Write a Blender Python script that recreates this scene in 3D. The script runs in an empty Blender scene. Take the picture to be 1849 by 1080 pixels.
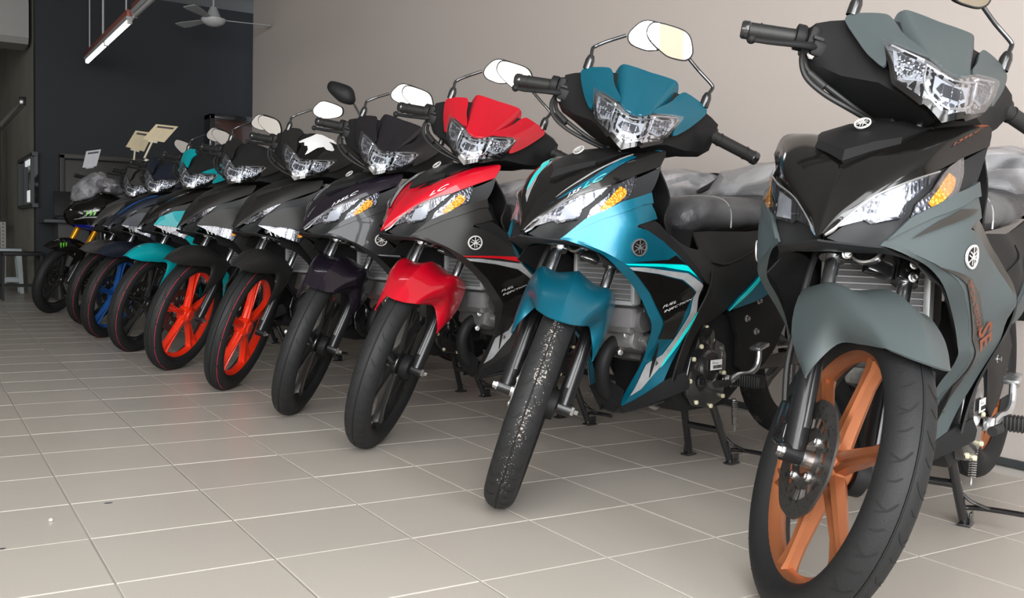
import bpy, bmesh, math, random
import numpy as np
from mathutils import Vector, Matrix, noise
from mathutils.geometry import delaunay_2d_cdt
random.seed(7)
PI = math.pi
SC = bpy.context.scene
COL = SC.collection

# ---------------------------------------------------------------- camera
YAW, PITCH, ROLL, FPX = 0.55341, -0.05917, 0.02532, 1756.0
CAM = Vector((-0.01185, -1.56236, 0.64668))
_r = Vector((math.cos(YAW), -math.sin(YAW), 0))
_f = Vector((math.sin(YAW)*math.cos(PITCH), math.cos(YAW)*math.cos(PITCH), math.sin(PITCH)))
_u = _r.cross(_f)
_r2 = _r*math.cos(ROLL)+_u*math.sin(ROLL)
_u2 = -_r*math.sin(ROLL)+_u*math.cos(ROLL)
cd = bpy.data.cameras.new('camera'); cam = bpy.data.objects.new('camera', cd); COL.objects.link(cam)
cd.sensor_width = 36; cd.lens = FPX/1849*36; cd.clip_start = .02
M = Matrix((_r2, _u2, -_f)).transposed().to_4x4(); M.translation = CAM
cam.matrix_world = M
SC.camera = cam
# ---------------------------------------------------------------- world, lights, exposure
w = bpy.data.worlds.new('world'); SC.world = w; w.use_nodes = True
bg = w.node_tree.nodes['Background']; bg.inputs[0].default_value = (.80, .90, 1, 1); bg.inputs[1].default_value = .9
def area(name, loc, rot, sx, sy, power, col=(1, 1, 1)):
    l = bpy.data.lights.new(name, 'AREA'); l.shape = 'RECTANGLE'; l.size = sx; l.size_y = sy; l.energy = power; l.color = col
    o = bpy.data.objects.new(name, l); COL.objects.link(o); o.location = loc; o.rotation_euler = rot
    return o
area('shopfront_daylight', (-1.4, -4.3, 1.65), (PI/2, 0, 0), 6.0, 2.7, 900, (.97, .985, 1))
area('side_daylight', (-4.7, -1.6, 2.1), (PI/2, 0, -PI/2), 3.6, 1.3, 130, (1, .985, .96))
area('overhead_fill', (-1.9, -2.1, 2.90), (.25, .1, 0), 4.8, 2.8, 285, (.98, .99, 1))  # overhead fill added to brighten the near floor; the ceiling is closed here
SC.view_settings.view_transform = 'Standard'; SC.view_settings.look = 'None'
SC.view_settings.gamma = 1; SC.view_settings.use_curve_mapping = False
SC.view_settings.exposure = 0.0

# ---------------------------------------------------------------- materials
def mat(name, col, rough=.5, metal=0, coat=0, bump=0, bscale=60, spec=.5, var=0, vscale=8, coatr=.03, emit=None):
    m = bpy.data.materials.new(name); m.use_nodes = True
    nt = m.node_tree; b = nt.nodes['Principled BSDF']; L = nt.links.new
    b.inputs['Base Color'].default_value = (*col, 1); b.inputs['Roughness'].default_value = rough
    b.inputs['Metallic'].default_value = metal; b.inputs['Coat Weight'].default_value = coat
    b.inputs['Coat Roughness'].default_value = coatr; b.inputs['Specular IOR Level'].default_value = spec
    tc = nt.nodes.new('ShaderNodeTexCoord')
    if bump:
        n = nt.nodes.new('ShaderNodeTexNoise'); n.inputs['Scale'].default_value = bscale; n.inputs['Detail'].default_value = 3
        bp = nt.nodes.new('ShaderNodeBump'); bp.inputs['Strength'].default_value = bump; bp.inputs['Distance'].default_value = .002
        L(tc.outputs['Object'], n.inputs['Vector']); L(n.outputs[0], bp.inputs['Height']); L(bp.outputs[0], b.inputs['Normal'])
    if var:
        n = nt.nodes.new('ShaderNodeTexNoise'); n.inputs['Scale'].default_value = vscale; n.inputs['Detail'].default_value = 4
        r = nt.nodes.new('ShaderNodeMapRange'); r.inputs['To Min'].default_value = 1-var; r.inputs['To Max'].default_value = 1+var
        x = nt.nodes.new('ShaderNodeVectorMath'); x.operation = 'SCALE'; x.inputs[0].default_value = col
        L(tc.outputs['Object'], n.inputs['Vector']); L(n.outputs[0], r.inputs['Value']); L(r.outputs[0], x.inputs['Scale']); L(x.outputs[0], b.inputs['Base Color'])
    if emit:
        b.inputs['Emission Color'].default_value = (*emit[:3], 1); b.inputs['Emission Strength'].default_value = emit[3]
    return m
def facet(name, col, scale, strength, metal=1, rough=.12):
    m = mat(name, col, rough, metal); nt = m.node_tree; L = nt.links.new; b = nt.nodes['Principled BSDF']
    tc = nt.nodes['Texture Coordinate']; v = nt.nodes.new('ShaderNodeTexVoronoi'); v.inputs['Scale'].default_value = scale
    bp = nt.nodes.new('ShaderNodeBump'); bp.inputs['Strength'].default_value = strength; bp.inputs['Distance'].default_value = .004
    L(tc.outputs['Object'], v.inputs['Vector']); L(v.outputs['Distance'], bp.inputs['Height']); L(bp.outputs[0], b.inputs['Normal'])
    return m
def clear(name, tint, gloss, rough=.04, scatter=0, bump=0, bscale=40):
    m = bpy.data.materials.new(name); m.use_nodes = True; nt = m.node_tree; nt.nodes.clear(); L = nt.links.new
    out = nt.nodes.new('ShaderNodeOutputMaterial'); t = nt.nodes.new('ShaderNodeBsdfTransparent'); t.inputs[0].default_value = (*tint, 1)
    g = nt.nodes.new('ShaderNodeBsdfGlossy'); g.inputs['Roughness'].default_value = rough
    fr = nt.nodes.new('ShaderNodeLayerWeight'); fr.inputs[0].default_value = .25
    mr = nt.nodes.new('ShaderNodeMapRange'); mr.inputs['To Min'].default_value = gloss; mr.inputs['To Max'].default_value = min(1, gloss+.4)
    mx = nt.nodes.new('ShaderNodeMixShader'); L(fr.outputs['Fresnel'], mr.inputs['Value']); L(mr.outputs[0], mx.inputs[0])
    base = t
    if scatter:
        d = nt.nodes.new('ShaderNodeBsdfDiffuse'); d.inputs[0].default_value = (.85, .86, .9, 1)
        m2 = nt.nodes.new('ShaderNodeMixShader'); L(t.outputs[0], m2.inputs[1]); L(d.outputs[0], m2.inputs[2]); base = m2
        n2 = nt.nodes.new('ShaderNodeTexNoise'); n2.inputs['Scale'].default_value = 7; n2.inputs['Distortion'].default_value = .8
        tc0 = nt.nodes.new('ShaderNodeTexCoord'); r2 = nt.nodes.new('ShaderNodeMapRange')
        r2.inputs['From Min'].default_value = .4; r2.inputs['From Max'].default_value = .72; r2.inputs['To Min'].default_value = scatter*.45; r2.inputs['To Max'].default_value = scatter*1.8
        L(tc0.outputs['Object'], n2.inputs['Vector']); L(n2.outputs[0], r2.inputs['Value']); L(r2.outputs[0], m2.inputs[0])
    L(base.outputs[0], mx.inputs[1]); L(g.outputs[0], mx.inputs[2]); L(mx.outputs[0], out.inputs[0])
    if bump:
        tc = nt.nodes.new('ShaderNodeTexCoord'); n = nt.nodes.new('ShaderNodeTexNoise'); n.inputs['Scale'].default_value = bscale
        n.inputs['Detail'].default_value = 4; n.inputs['Distortion'].default_value = 1.5
        bp = nt.nodes.new('ShaderNodeBump'); bp.inputs['Strength'].default_value = bump; bp.inputs['Distance'].default_value = .01
        L(tc.outputs['Object'], n.inputs['Vector']); L(n.outputs[0], bp.inputs['Height']); L(bp.outputs[0], g.inputs['Normal'])
    return m
def metallic(name, col, rough=.32, metal=.65):
    m = mat(name, col, rough, metal, coat=.35, coatr=.15)
    return m
def tyre_mat(name, dust):
    m = mat(name, (.022, .023, .024), .6, 0, bump=.25, bscale=300, spec=.26); nt = m.node_tree; L = nt.links.new; b = nt.nodes['Principled BSDF']
    tc = nt.nodes['Texture Coordinate']
    n = nt.nodes.new('ShaderNodeTexNoise'); n.inputs['Scale'].default_value = 240; n.inputs['Detail'].default_value = 2
    n2 = nt.nodes.new('ShaderNodeTexNoise'); n2.inputs['Scale'].default_value = 9; n2.inputs['Detail'].default_value = 5
    sx = nt.nodes.new('ShaderNodeSeparateXYZ'); ab = nt.nodes.new('ShaderNodeMath'); ab.operation = 'ABSOLUTE'
    mr = nt.nodes.new('ShaderNodeMapRange'); mr.inputs['From Min'].default_value = .036; mr.inputs['From Max'].default_value = .0; mr.inputs['To Min'].default_value = -.12; mr.inputs['To Max'].default_value = .06
    L(tc.outputs['Object'], n.inputs['Vector']); L(tc.outputs['Object'], n2.inputs['Vector']); L(tc.outputs['Object'], sx.inputs[0]); L(sx.outputs[1], ab.inputs[0]); L(ab.outputs[0], mr.inputs['Value'])
    a = nt.nodes.new('ShaderNodeMath'); a.operation = 'MULTIPLY'; L(n.outputs[0], a.inputs[0]); L(n2.outputs[0], a.inputs[1])
    c = nt.nodes.new('ShaderNodeMath'); c.operation = 'ADD'; L(a.outputs[0], c.inputs[0]); L(mr.outputs[0], c.inputs[1])
    r = nt.nodes.new('ShaderNodeMapRange'); r.inputs['From Min'].default_value = dust; r.inputs['From Max'].default_value = dust+.05
    L(c.outputs[0], r.inputs['Value'])
    mx = nt.nodes.new('ShaderNodeMix'); mx.data_type = 'RGBA'; mx.inputs[6].default_value = (.0135, .0138, .0145, 1); mx.inputs[7].default_value = (.30, .27, .24, 1)
    L(r.outputs[0], mx.inputs[0]); L(mx.outputs[2], b.inputs['Base Color'])
    return m
MT = dict(
    blackgloss=mat('gloss_black_plastic', (.006, .0055, .005), .10, 0, spec=.5),
    purplegloss=mat('dark_purple_paint', (.010, .007, .013), .25, .1, coat=.6, spec=.2),
    blackmatte=mat('matte_black_plastic', (.0105, .0105, .011), .55, spec=.2, bump=.08, bscale=500),
    greyblack=mat('satin_black_plastic', (.013, .0135, .0145), .5, spec=.25),
    rubber=mat('black_rubber', (.009, .009, .009), .55),
    blacksteel=mat('painted_black_steel', (.012, .012, .013), .22, 0, coat=.6),
    forkblack=mat('fork_black_paint', (.011, .011, .012), .3, 0, coat=.25, spec=.3),
    disc=mat('dark_brake_steel', (.12, .115, .11), .42, .8), emblem=mat('silver_emblem', (.62, .61, .59), .35, .2), emblemdark=mat('dark_silver_emblem', (.16, .16, .16), .3, .4),
    chrome=mat('chrome', (.85, .87, .9), .24, 1), steel=mat('zinc_steel', (.6, .6, .6), .28, 1),
    alu=mat('cast_aluminium', (.34, .34, .34), .36, .85, bump=.9, bscale=55), radi=mat('radiator_grey', (.46, .47, .48), .45, .5),
    brass=mat('cream_painted_bolt', (.75, .72, .5), .35, .3),
    silver=facet('headlight_reflector', (.70, .71, .73), 55, .4, rough=.2), silver2=facet('faceted_silver', (.38, .39, .41), 150, .55, rough=.22), silver3=facet('grey_lamp_backing', (.13, .13, .14), 120, .4, rough=.3),
    lampdark=mat('dark_lamp_glass', (.05, .05, .055), .15, .3), lampgrey=mat('pale_lamp_element', (.36, .37, .39), .3, .3),
    amber=facet('amber_reflector', (.85, .33, .02), 150, .9, metal=.4, rough=.2),
    lens=clear('clear_lens', (.97, .98, 1), .012, .03), screen=clear('tinted_windscreen', (.25, .26, .28), .2, .05),
    wrap=clear('crumpled_plastic_film', (.92, .92, .93), .03, .25, scatter=.06, bump=.9, bscale=26),
    wrap2=clear('loose_plastic_film', (.9, .9, .91), .025, .32, scatter=.24, bump=.5, bscale=9),
    wrap3=clear('dusky_plastic_film', (.75, .72, .74), .05, .3, scatter=.10, bump=1, bscale=14),
    seat=mat('black_seat_vinyl', (.014, .014, .015), .6, bump=.3, bscale=260, spec=.25),
    stitch=mat('pale_grey_piping', (.42, .42, .42), .6), white=mat('white_print', (.8, .8, .8), .5), tickgrey=mat('grey_print', (.28, .28, .28), .6),
    black=mat('black_print', (.006, .006, .006), .4), groove=mat('tyre_groove', (.004, .004, .004), .9),
    tyre=tyre_mat('tyre_rubber', .50), tyredust=tyre_mat('dusty_tyre_rubber', .34), redline=mat('red_tyre_line', (.5, .02, .06), .6),
    mirror=mat('mirror_glass', (.95, .95, .96), .01, 1),
    teal=metallic('teal_metallic_paint', (.0, .125, .195), .40, .55), cyan=mat('cyan_vinyl', (.0, .62, .60), .3, coat=.5), tealstripe=mat('deep_teal_vinyl', (.0, .09, .15), .3, .3, coat=.7),
    camo=mat('silver_camouflage_vinyl', (.36, .37, .38), .35, .3, coat=.5, var=.35, vscale=45),
    red=mat('red_gloss_paint', (.43, .002, .013), .3, 0, coat=.9, spec=.2), redvinyl=mat('red_vinyl', (.45, .005, .01), .35),
    segrey=mat('matte_grey_paint', (.056, .069, .071), .5, 0, spec=.3, bump=.03, bscale=900), coppertext=mat('copper_vinyl', (.20, .058, .028), .4, .3),
    brownblk=mat('smoke_brown_vinyl', (.03, .027, .024), .3, .2),
    copper=mat('copper_wheel_paint', (.36, .122, .048), .38, .6, coat=.15), orange=mat('orange_red_wheel_paint', (.85, .030, .006), .28, .1, coat=.7),
    wheelblk=mat('black_wheel_paint', (.012, .012, .012), .25, 0, coat=.6), wheelblue=mat('blue_wheel_paint', (.008, .085, .32), .3, .2, coat=.5),
    charcoal=mat('charcoal_metallic_paint', (.0175, .017, .0165), .48, .15, spec=.3, bump=.03, bscale=700), charcoal2=mat('graphite_metallic_paint', (.02, .02, .0215), .42, .1, coat=.2, spec=.2),
    turq=mat('turquoise_paint', (.0, .27, .30), .45, 0, coat=.25, spec=.2), navy=mat('dark_navy_paint', (.012, .016, .028), .4, .1), bluevinyl=mat('blue_vinyl', (.01, .13, .52), .35),
    silvergrey=mat('silver_grey_paint', (.08, .079, .077), .38, .35), plum=mat('blackish_plum_matte_paint', (.009, .007, .010), .34, .1, coat=.4),
    gold=mat('gold_fork_tube', (.8, .36, .02), .25, .7), green=mat('lime_green_print', (.16, .62, .05), .4), bluepaint=mat('deep_blue_paint', (.01, .015, .22), .25, .2, coat=.8),
    card=mat('cream_card', (.44, .37, .24), .7), cardw=mat('white_card', (.42, .42, .45), .6), ivory=mat('ivory_plastic', (.5, .46, .36), .5),
)
# ---------------------------------------------------------------- helpers
def mesh(bm, name, sharp=32, smooth=True):
    bmesh.ops.recalc_face_normals(bm, faces=bm.faces)
    a = math.radians(sharp)
    for f in bm.faces: f.smooth = smooth
    if smooth:
        for e in bm.edges:
            if len(e.link_faces) == 2 and e.calc_face_angle(0) > a: e.smooth = False
    me = bpy.data.meshes.new(name); bm.to_mesh(me); bm.free(); return me
def add_box(bm, c, s, rot=None, bev=0, seg=2):
    r = bmesh.ops.create_cube(bm, size=1); vs = r['verts']
    bmesh.ops.scale(bm, vec=s, verts=vs)
    if bev: 
        es = list({e for v in vs for e in v.link_edges})
        q = bmesh.ops.bevel(bm, geom=es, offset=bev, segments=seg, affect='EDGES', profile=.5); 
        vs = list({v for f in q['faces'] for v in f.verts} | {v for v in vs if v.is_valid})
    if rot is not None: bmesh.ops.rotate(bm, matrix=rot, verts=vs)
    bmesh.ops.translate(bm, vec=c, verts=vs)
def box(c, s, rot=None, bev=0):
    bm = bmesh.new(); add_box(bm, c, s, rot, bev); return bm
def cr(P, n):
    P = [Vector(p) for p in P]
    if len(P) < 3 or n < 2: return P
    out = []
    for i in range(len(P)-1):
        a = P[max(i-1, 0)]; b = P[i]; c = P[i+1]; d = P[min(i+2, len(P)-1)]
        for k in range(n):
            t = k/n
            out.append(.5*((2*b)+(c-a)*t+(2*a-5*b+4*c-d)*t*t+(3*b-a-3*c+d)*t**3))
    out.append(P[-1]); return out
def add_tube(bm, P, r, seg=10, sm=1, caps=True, flat=1):
    P = cr(P, sm); n = len(P); R = r if isinstance(r, (list, tuple)) else [r]*2
    rings = []; up = None
    for i, p in enumerate(P):
        d = (P[min(i+1, n-1)]-P[max(i-1, 0)]).normalized()
        if up is None: up = d.orthogonal().normalized()
        up = (up-d*up.dot(d)).normalized(); sd = d.cross(up)
        t = i/(n-1)*(len(R)-1); k = min(int(t), len(R)-2); rr = R[k]+(R[k+1]-R[k])*(t-k)
        rings.append([bm.verts.new(p+(up*math.cos(2*PI*j/seg)+sd*flat*math.sin(2*PI*j/seg))*rr) for j in range(seg)])
    for a, b in zip(rings, rings[1:]):
        for j in range(seg): bm.faces.new((a[j], a[(j+1) % seg], b[(j+1) % seg], b[j]))
    if caps:
        bm.faces.new(rings[0][::-1]); bm.faces.new(rings[-1])
def tube(P, r, seg=10, sm=1, flat=1):
    bm = bmesh.new(); add_tube(bm, P, r, seg, sm, True, flat); return bm
def add_lathe(bm, prof, c, ax, seg=32, closed=False):
    ax = Vector(ax).normalized(); u = ax.orthogonal().normalized(); v = ax.cross(u); c = Vector(c); rings = []
    for r, h in prof:
        rings.append([bm.verts.new(c+ax*h+(u*math.cos(2*PI*j/seg)+v*math.sin(2*PI*j/seg))*max(r, 1e-5)) for j in range(seg)])
    pr = list(zip(rings, rings[1:]))+([(rings[-1], rings[0])] if closed else [])
    for a, b in pr:
        for j in range(seg): bm.faces.new((a[j], a[(j+1) % seg], b[(j+1) % seg], b[j]))
def lathe(prof, c, ax, seg=32, closed=False):
    bm = bmesh.new(); add_lathe(bm, prof, c, ax, seg, closed); return bm
def bolt(bm, c, ax, r=.006, h=.005):
    add_lathe(bm, [(0, 0), (r*1.5, 0), (r*1.5, h*.25), (r, h*.3), (r, h), (0, h)], c, ax, 6)
    for v in bm.verts: pass
def add_prism(bm, poly, a, b, f):     # poly 2D, f(u,v,w)->3D
    A = [bm.verts.new(f(u, v, a)) for u, v in poly]; B = [bm.verts.new(f(u, v, b)) for u, v in poly]; n = len(poly)
    bm.faces.new(A[::-1]); bm.faces.new(B)
    for i in range(n): bm.faces.new((A[i], A[(i+1) % n], B[(i+1) % n], B[i]))
def prism(poly, a, b, f, bev=0):
    bm = bmesh.new(); add_prism(bm, poly, a, b, f)
    if bev: bmesh.ops.bevel(bm, geom=list(bm.edges), offset=bev, segments=2, affect='EDGES', profile=.5)
    return bm
XZ = lambda u, v, w: Vector((u, w, v))
def loft(rows, caps=True):
    bm = bmesh.new(); R = [[bm.verts.new(p) for p in r] for r in rows]
    for a, b in zip(R, R[1:]):
        n = len(a)
        for j in range(n): bm.faces.new((a[j], a[(j+1) % n], b[(j+1) % n], b[j]))
    if caps: bm.faces.new(R[0][::-1]); bm.faces.new(R[-1])
    return bm
def grid(ctrl, nu=4, nv=4, thick=.003, mirror=False, solid=True):
    rows = [cr(r, nv) for r in ctrl]; cols = [cr([r[j] for r in rows], nu) for j in range(len(rows[0]))]
    G = [[cols[j][i] for j in range(len(cols))] for i in range(len(cols[0]))]
    bm = bmesh.new()
    def build(s):
        V = [[bm.verts.new((p.x, p.y*s, p.z)) for p in r] for r in G]
        for a, b in zip(V, V[1:]):
            for j in range(len(a)-1):
                try: bm.faces.new((a[j], a[j+1], b[j+1], b[j]) if s > 0 else (a[j+1], a[j], b[j], b[j+1]))
                except ValueError: pass
    build(1)
    if mirror: build(-1)
    bmesh.ops.remove_doubles(bm, verts=bm.verts, dist=1e-4)
    bmesh.ops.recalc_face_normals(bm, faces=bm.faces)
    if solid: bmesh.ops.solidify(bm, geom=list(bm.faces), thickness=thick)
    return bm
class TPS:
    def __init__(s, P):
        P = np.array(P, float); s.c = P[:, :2]; n = len(P)
        K = s.k(np.linalg.norm(s.c[:, None]-s.c[None], axis=2))+np.eye(n)*1e-4
        A = np.zeros((n+3, n+3)); A[:n, :n] = K; A[:n, n] = 1; A[:n, n+1:] = s.c; A[n, :n] = 1; A[n+1:, :n] = s.c.T
        s.w = np.linalg.solve(A, np.concatenate([P[:, 2], [0, 0, 0]]))
    def k(s, r): return np.where(r > 1e-9, r*r*np.log(np.maximum(r, 1e-9)), 0)
    def __call__(s, u, v):
        r = np.hypot(s.c[:, 0]-u, s.c[:, 1]-v); return float(s.k(r)@s.w[:-3]+s.w[-3]+s.w[-2]*u+s.w[-1]*v)
# a surface: tps + mode; 'side': (u,v)=(x,z) -> y=-|f|; sgn mirrors. 'front': (u,v)=(y,z) -> x
def P3(S, u, v, off, sg):
    f, mode = S; w0 = f(u, v); e = .002; du = (f(u+e, v)-w0)/e; dv = (f(u, v+e)-w0)/e
    if mode == 'side':
        n = Vector((du, -1, dv)).normalized(); p = Vector((u, w0, v))+n*off
        return Vector((p.x, p.y*(1 if sg < 0 else -1), p.z))
    n = Vector((-1, du, dv)).normalized(); p = Vector((w0, u, v))+n*off
    return Vector((p.x, p.y*(1 if sg < 0 else -1), p.z))
def chaikin(P, it, k=.22):
    for _ in range(it):
        Q = []
        for i in range(len(P)):
            a = P[i]; b = P[(i+1) % len(P)]
            Q += [(a[0]+(b[0]-a[0])*k, a[1]+(b[1]-a[1])*k), (b[0]-(b[0]-a[0])*k, b[1]-(b[1]-a[1])*k)]
        P = Q
    return P
def inside(p, P):
    c = False; j = len(P)-1
    for i in range(len(P)):
        if (P[i][1] > p[1]) != (P[j][1] > p[1]) and p[0] < (P[j][0]-P[i][0])*(p[1]-P[i][1])/(P[j][1]-P[i][1])+P[i][0]: c = not c
        j = i
    return c
def patch(S, P, off=0, thick=.003, step=.018, ch=1, sg=-1, bm=None, bulge=0):
    P = chaikin(list(P), ch) if ch else list(P)
    if len(P) > 2:   # densify long edges
        Q = []
        for i in range(len(P)):
            a = P[i]; b = P[(i+1) % len(P)]; Q.append(a); L = math.hypot(b[0]-a[0], b[1]-a[1]); k = int(L/step)
            for t in range(1, k+1): Q.append((a[0]+(b[0]-a[0])*t/(k+1), a[1]+(b[1]-a[1])*t/(k+1)))
        P = Q
    n = len(P); pts = [Vector(p) for p in P]
    xs = [p[0] for p in P]; ys = [p[1] for p in P]
    x = min(xs)+step/2
    while x < max(xs):
        y = min(ys)+step/2
        while y < max(ys):
            if inside((x, y), P) and min(math.hypot(x-q[0], y-q[1]) for q in P) > step*.45: pts.append(Vector((x, y)))
            y += step
        x += step
    r = delaunay_2d_cdt(pts, [], [list(range(n))], 1, 1e-6)
    own = bm is None
    if own: bm = bmesh.new()
    V = [bm.verts.new(P3(S, p[0], p[1], off, sg)) for p in r[0]]
    W = [bm.verts.new(P3(S, p[0], p[1], off-thick, sg)) for p in r[0]]
    cnt = {}
    for f in r[2]:
        bm.faces.new([V[i] for i in f]); bm.faces.new([W[i] for i in f][::-1])
        for a, b in zip(f, list(f[1:])+[f[0]]):
            cnt[(a, b)] = cnt.get((a, b), 0)+1
    for (a, b) in cnt:
        if (b, a) not in cnt: bm.faces.new((V[b], V[a], W[a], W[b]))
    return bm
def text_bm(txt, width, shear=0, bold=0):
    c = bpy.data.curves.new('t', 'FONT'); c.body = txt; c.size = 1; c.resolution_u = 2; c.shear = shear; c.offset = bold
    o = bpy.data.objects.new('t', c); me = o.to_mesh(); vs = [v.co.copy() for v in me.vertices]; fs = [list(p.vertices) for p in me.polygons]
    o.to_mesh_clear(); bpy.data.objects.remove(o); bpy.data.curves.remove(c)
    x0 = min(v.x for v in vs); x1 = max(v.x for v in vs); k = width/(x1-x0)
    return [((v.x-x0)*k, v.y*k) for v in vs], fs
def text_on(S, txt, p0, p1, vdir, hs=1, sg=-1, off=.0015, shear=.25, bold=.01):
    W = math.hypot(p1[0]-p0[0], p1[1]-p0[1]); vs, fs = text_bm(txt, W, shear, bold)
    U = ((p1[0]-p0[0])/W, (p1[1]-p0[1])/W); bm = bmesh.new()
    V = [bm.verts.new(P3(S, p0[0]+x*U[0]+y*hs*vdir[0], p0[1]+x*U[1]+y*hs*vdir[1], off, sg)) for x, y in vs]
    for f in fs:
        try: bm.faces.new([V[i] for i in f])
        except ValueError: pass
    return bm
def text_plane(txt, o, U, V, width, shear=0, bold=0):
    vs, fs = text_bm(txt, width, shear, bold); bm = bmesh.new(); o = Vector(o); U = Vector(U).normalized(); V = Vector(V).normalized()
    B = [bm.verts.new(o+U*x+V*y) for x, y in vs]
    for f in fs:
        try: bm.faces.new([B[i] for i in f])
        except ValueError: pass
    return bm
def badge_bm(S, c, r, sg=-1, off=.003, rot=0, sy=1):
    bm = bmesh.new()
    def q(x, y): 
        X = x*math.cos(rot)-y*math.sin(rot); Y = x*math.sin(rot)+y*math.cos(rot); return (c[0]+X*r*(1), c[1]+Y*r*sy)
    N = 28; ring = []
    for k in range(N):
        a = 2*PI*k/N; ring.append([bm.verts.new(P3(S, *q(math.cos(a)*s, math.sin(a)*s), off+h, sg)) for s, h in ((1, -.002), (1, .001), (.84, .001), (.84, -.002))])
    for k in range(N):
        a, b = ring[k], ring[(k+1) % N]
        for j in range(3): bm.faces.new((a[j], b[j], b[j+1], a[j+1]))
    def bar(x0, y0, x1, y1, w):
        dx, dy = x1-x0, y1-y0; L = math.hypot(dx, dy); nx, ny = -dy/L*w, dx/L*w
        vs = [bm.verts.new(P3(S, *q(x, y), off+.001, sg)) for x, y in ((x0+nx, y0+ny), (x0-nx, y0-ny), (x1-nx, y1-ny), (x1+nx, y1+ny))]
        bm.faces.new(vs)
    for k in range(3):        # three crossed forks with two tines each
        a = PI/2+k*2*PI/3; ca, sa = math.cos(a), math.sin(a); nx, ny = -sa, ca
        bar(0, 0, ca*.86, sa*.86, .06)
        for s in (-1, 1): bar(-ca*.02+nx*.15*s, -sa*.02+ny*.15*s, -ca*.66+nx*.15*s, -sa*.66+ny*.15*s, .05)
        bar(ca*.05-nx*.2, sa*.05-ny*.2, ca*.05+nx*.2, sa*.05+ny*.2, .05)
    return bm
def link(name, me, m=None, parent=None):
    o = bpy.data.objects.new(name, me); COL.objects.link(o)
    if m is not None:
        if not me.materials: me.materials.append(None)
        o.material_slots[0].link = 'OBJECT'; o.material_slots[0].material = MT[m] if isinstance(m, str) else m
    if parent: o.parent = parent
    return o
def empty(name, loc, label, cat, group=None, rz=0):
    o = bpy.data.objects.new(name, None); COL.objects.link(o); o.location = loc; o.rotation_euler = (0, 0, rz); o.empty_display_size = .1
    o['label'] = label; o['category'] = cat
    if group: o['group'] = group
    return o
def simple(name, bm, m, parent=None, sharp=32): return link(name, mesh(bm, name, sharp), m, parent)
def struct(name, bm, m): o = simple(name, bm, m); o['kind'] = 'structure'; return o
# ---------------------------------------------------------------- the room
def tile_mat():
    m = mat('porcelain_tile', (.43, .395, .352), .33, spec=.5, bump=.05, bscale=250); nt = m.node_tree; L = nt.links.new; b = nt.nodes['Principled BSDF']
    tc = nt.nodes['Texture Coordinate']; oi = nt.nodes.new('ShaderNodeObjectInfo')
    n = nt.nodes.new('ShaderNodeTexNoise'); n.inputs['Scale'].default_value = 420; n.inputs['Detail'].default_value = 1
    n2 = nt.nodes.new('ShaderNodeTexNoise'); n2.inputs['Scale'].default_value = 2.2; n2.inputs['Detail'].default_value = 5
    geo = nt.nodes.new('ShaderNodeNewGeometry')
    L(geo.outputs['Position'], n.inputs['Vector']); L(geo.outputs['Position'], n2.inputs['Vector'])
    a = nt.nodes.new('ShaderNodeMapRange'); a.inputs['To Min'].default_value = .93; a.inputs['To Max'].default_value = 1.07; L(n.outputs[0], a.inputs['Value'])
    c = nt.nodes.new('ShaderNodeMapRange'); c.inputs['To Min'].default_value = .93; c.inputs['To Max'].default_value = 1.07; L(n2.outputs[0], c.inputs['Value'])
    d = nt.nodes.new('ShaderNodeMapRange'); d.inputs['To Min'].default_value = .97; d.inputs['To Max'].default_value = 1.03; L(oi.outputs['Random'], d.inputs['Value'])
    x = nt.nodes.new('ShaderNodeMath'); x.operation = 'MULTIPLY'; L(a.outputs[0], x.inputs[0]); L(c.outputs[0], x.inputs[1])
    y = nt.nodes.new('ShaderNodeMath'); y.operation = 'MULTIPLY'; L(x.outputs[0], y.inputs[0]); L(d.outputs[0], y.inputs[1])
    v = nt.nodes.new('ShaderNodeVectorMath'); v.operation = 'SCALE'; v.inputs[0].default_value = (.43, .395, .352); L(y.outputs[0], v.inputs['Scale']); L(v.outputs[0], b.inputs['Base Color'])
    return m
MT['tile'] = tile_mat(); MT['grout'] = mat('pale_grout', (.50, .475, .44), .8, var=.25, vscale=3)
MT['wall'] = mat('beige_wall_paint', (.475, .425, .395), .75, bump=.02, bscale=90, var=.015, vscale=1.2)
MT['wallsoft'] = mat('off_white_wall_base', (.6, .6, .6), .8, var=.05, vscale=5)
MT['darkwall'] = mat('charcoal_blue_wall_paint', (.0110, .0128, .0162), .8, var=.06, vscale=1)
MT['greenwall'] = mat('stained_grey_green_wall', (.24, .23, .19), .85, var=.35, vscale=1.8)
MT['ceil'] = mat('grey_ceiling_paint', (.30, .30, .295), .85); MT['beam'] = mat('pale_grey_beam_paint', (.26, .255, .245), .85)
MT['skirt'] = mat('dark_skirting', (.03, .035, .037), .6); MT['leftwall'] = mat('pale_left_wall_paint', (.55, .52, .48), .8)
fl = struct('floor', box((-.9, 4.3, -.028), (7.6, 19.5, .05)), 'grout')
bm = box((0, 0, -.0005), (.2962, .2962, .005)); bmesh.ops.bevel(bm, geom=[e for e in bm.edges if all(v.co.z > 0 for v in e.verts)], offset=.0012, segments=1, affect='EDGES')
tile_me = mesh(bm, 'tile', smooth=False)
cells = []; rest = []
for a in range(-15, 10):
    for b in range(-12, 46):
        X, Y = (a+.5)*.3, (b+.5)*.3
        if X > 2.8: continue
        d = Vector((X, Y, 0))-CAM; dz = d.dot(_f)
        if dz < .3: rest.append((X, Y)); continue
        px = 924.5+FPX*d.dot(_r2)/dz; py = 540-FPX*d.dot(_u2)/dz
        if -250 < px < 2100 and py < 1300: cells.append((dz, X, Y))
        else: rest.append((X, Y))
cells.sort()
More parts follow.
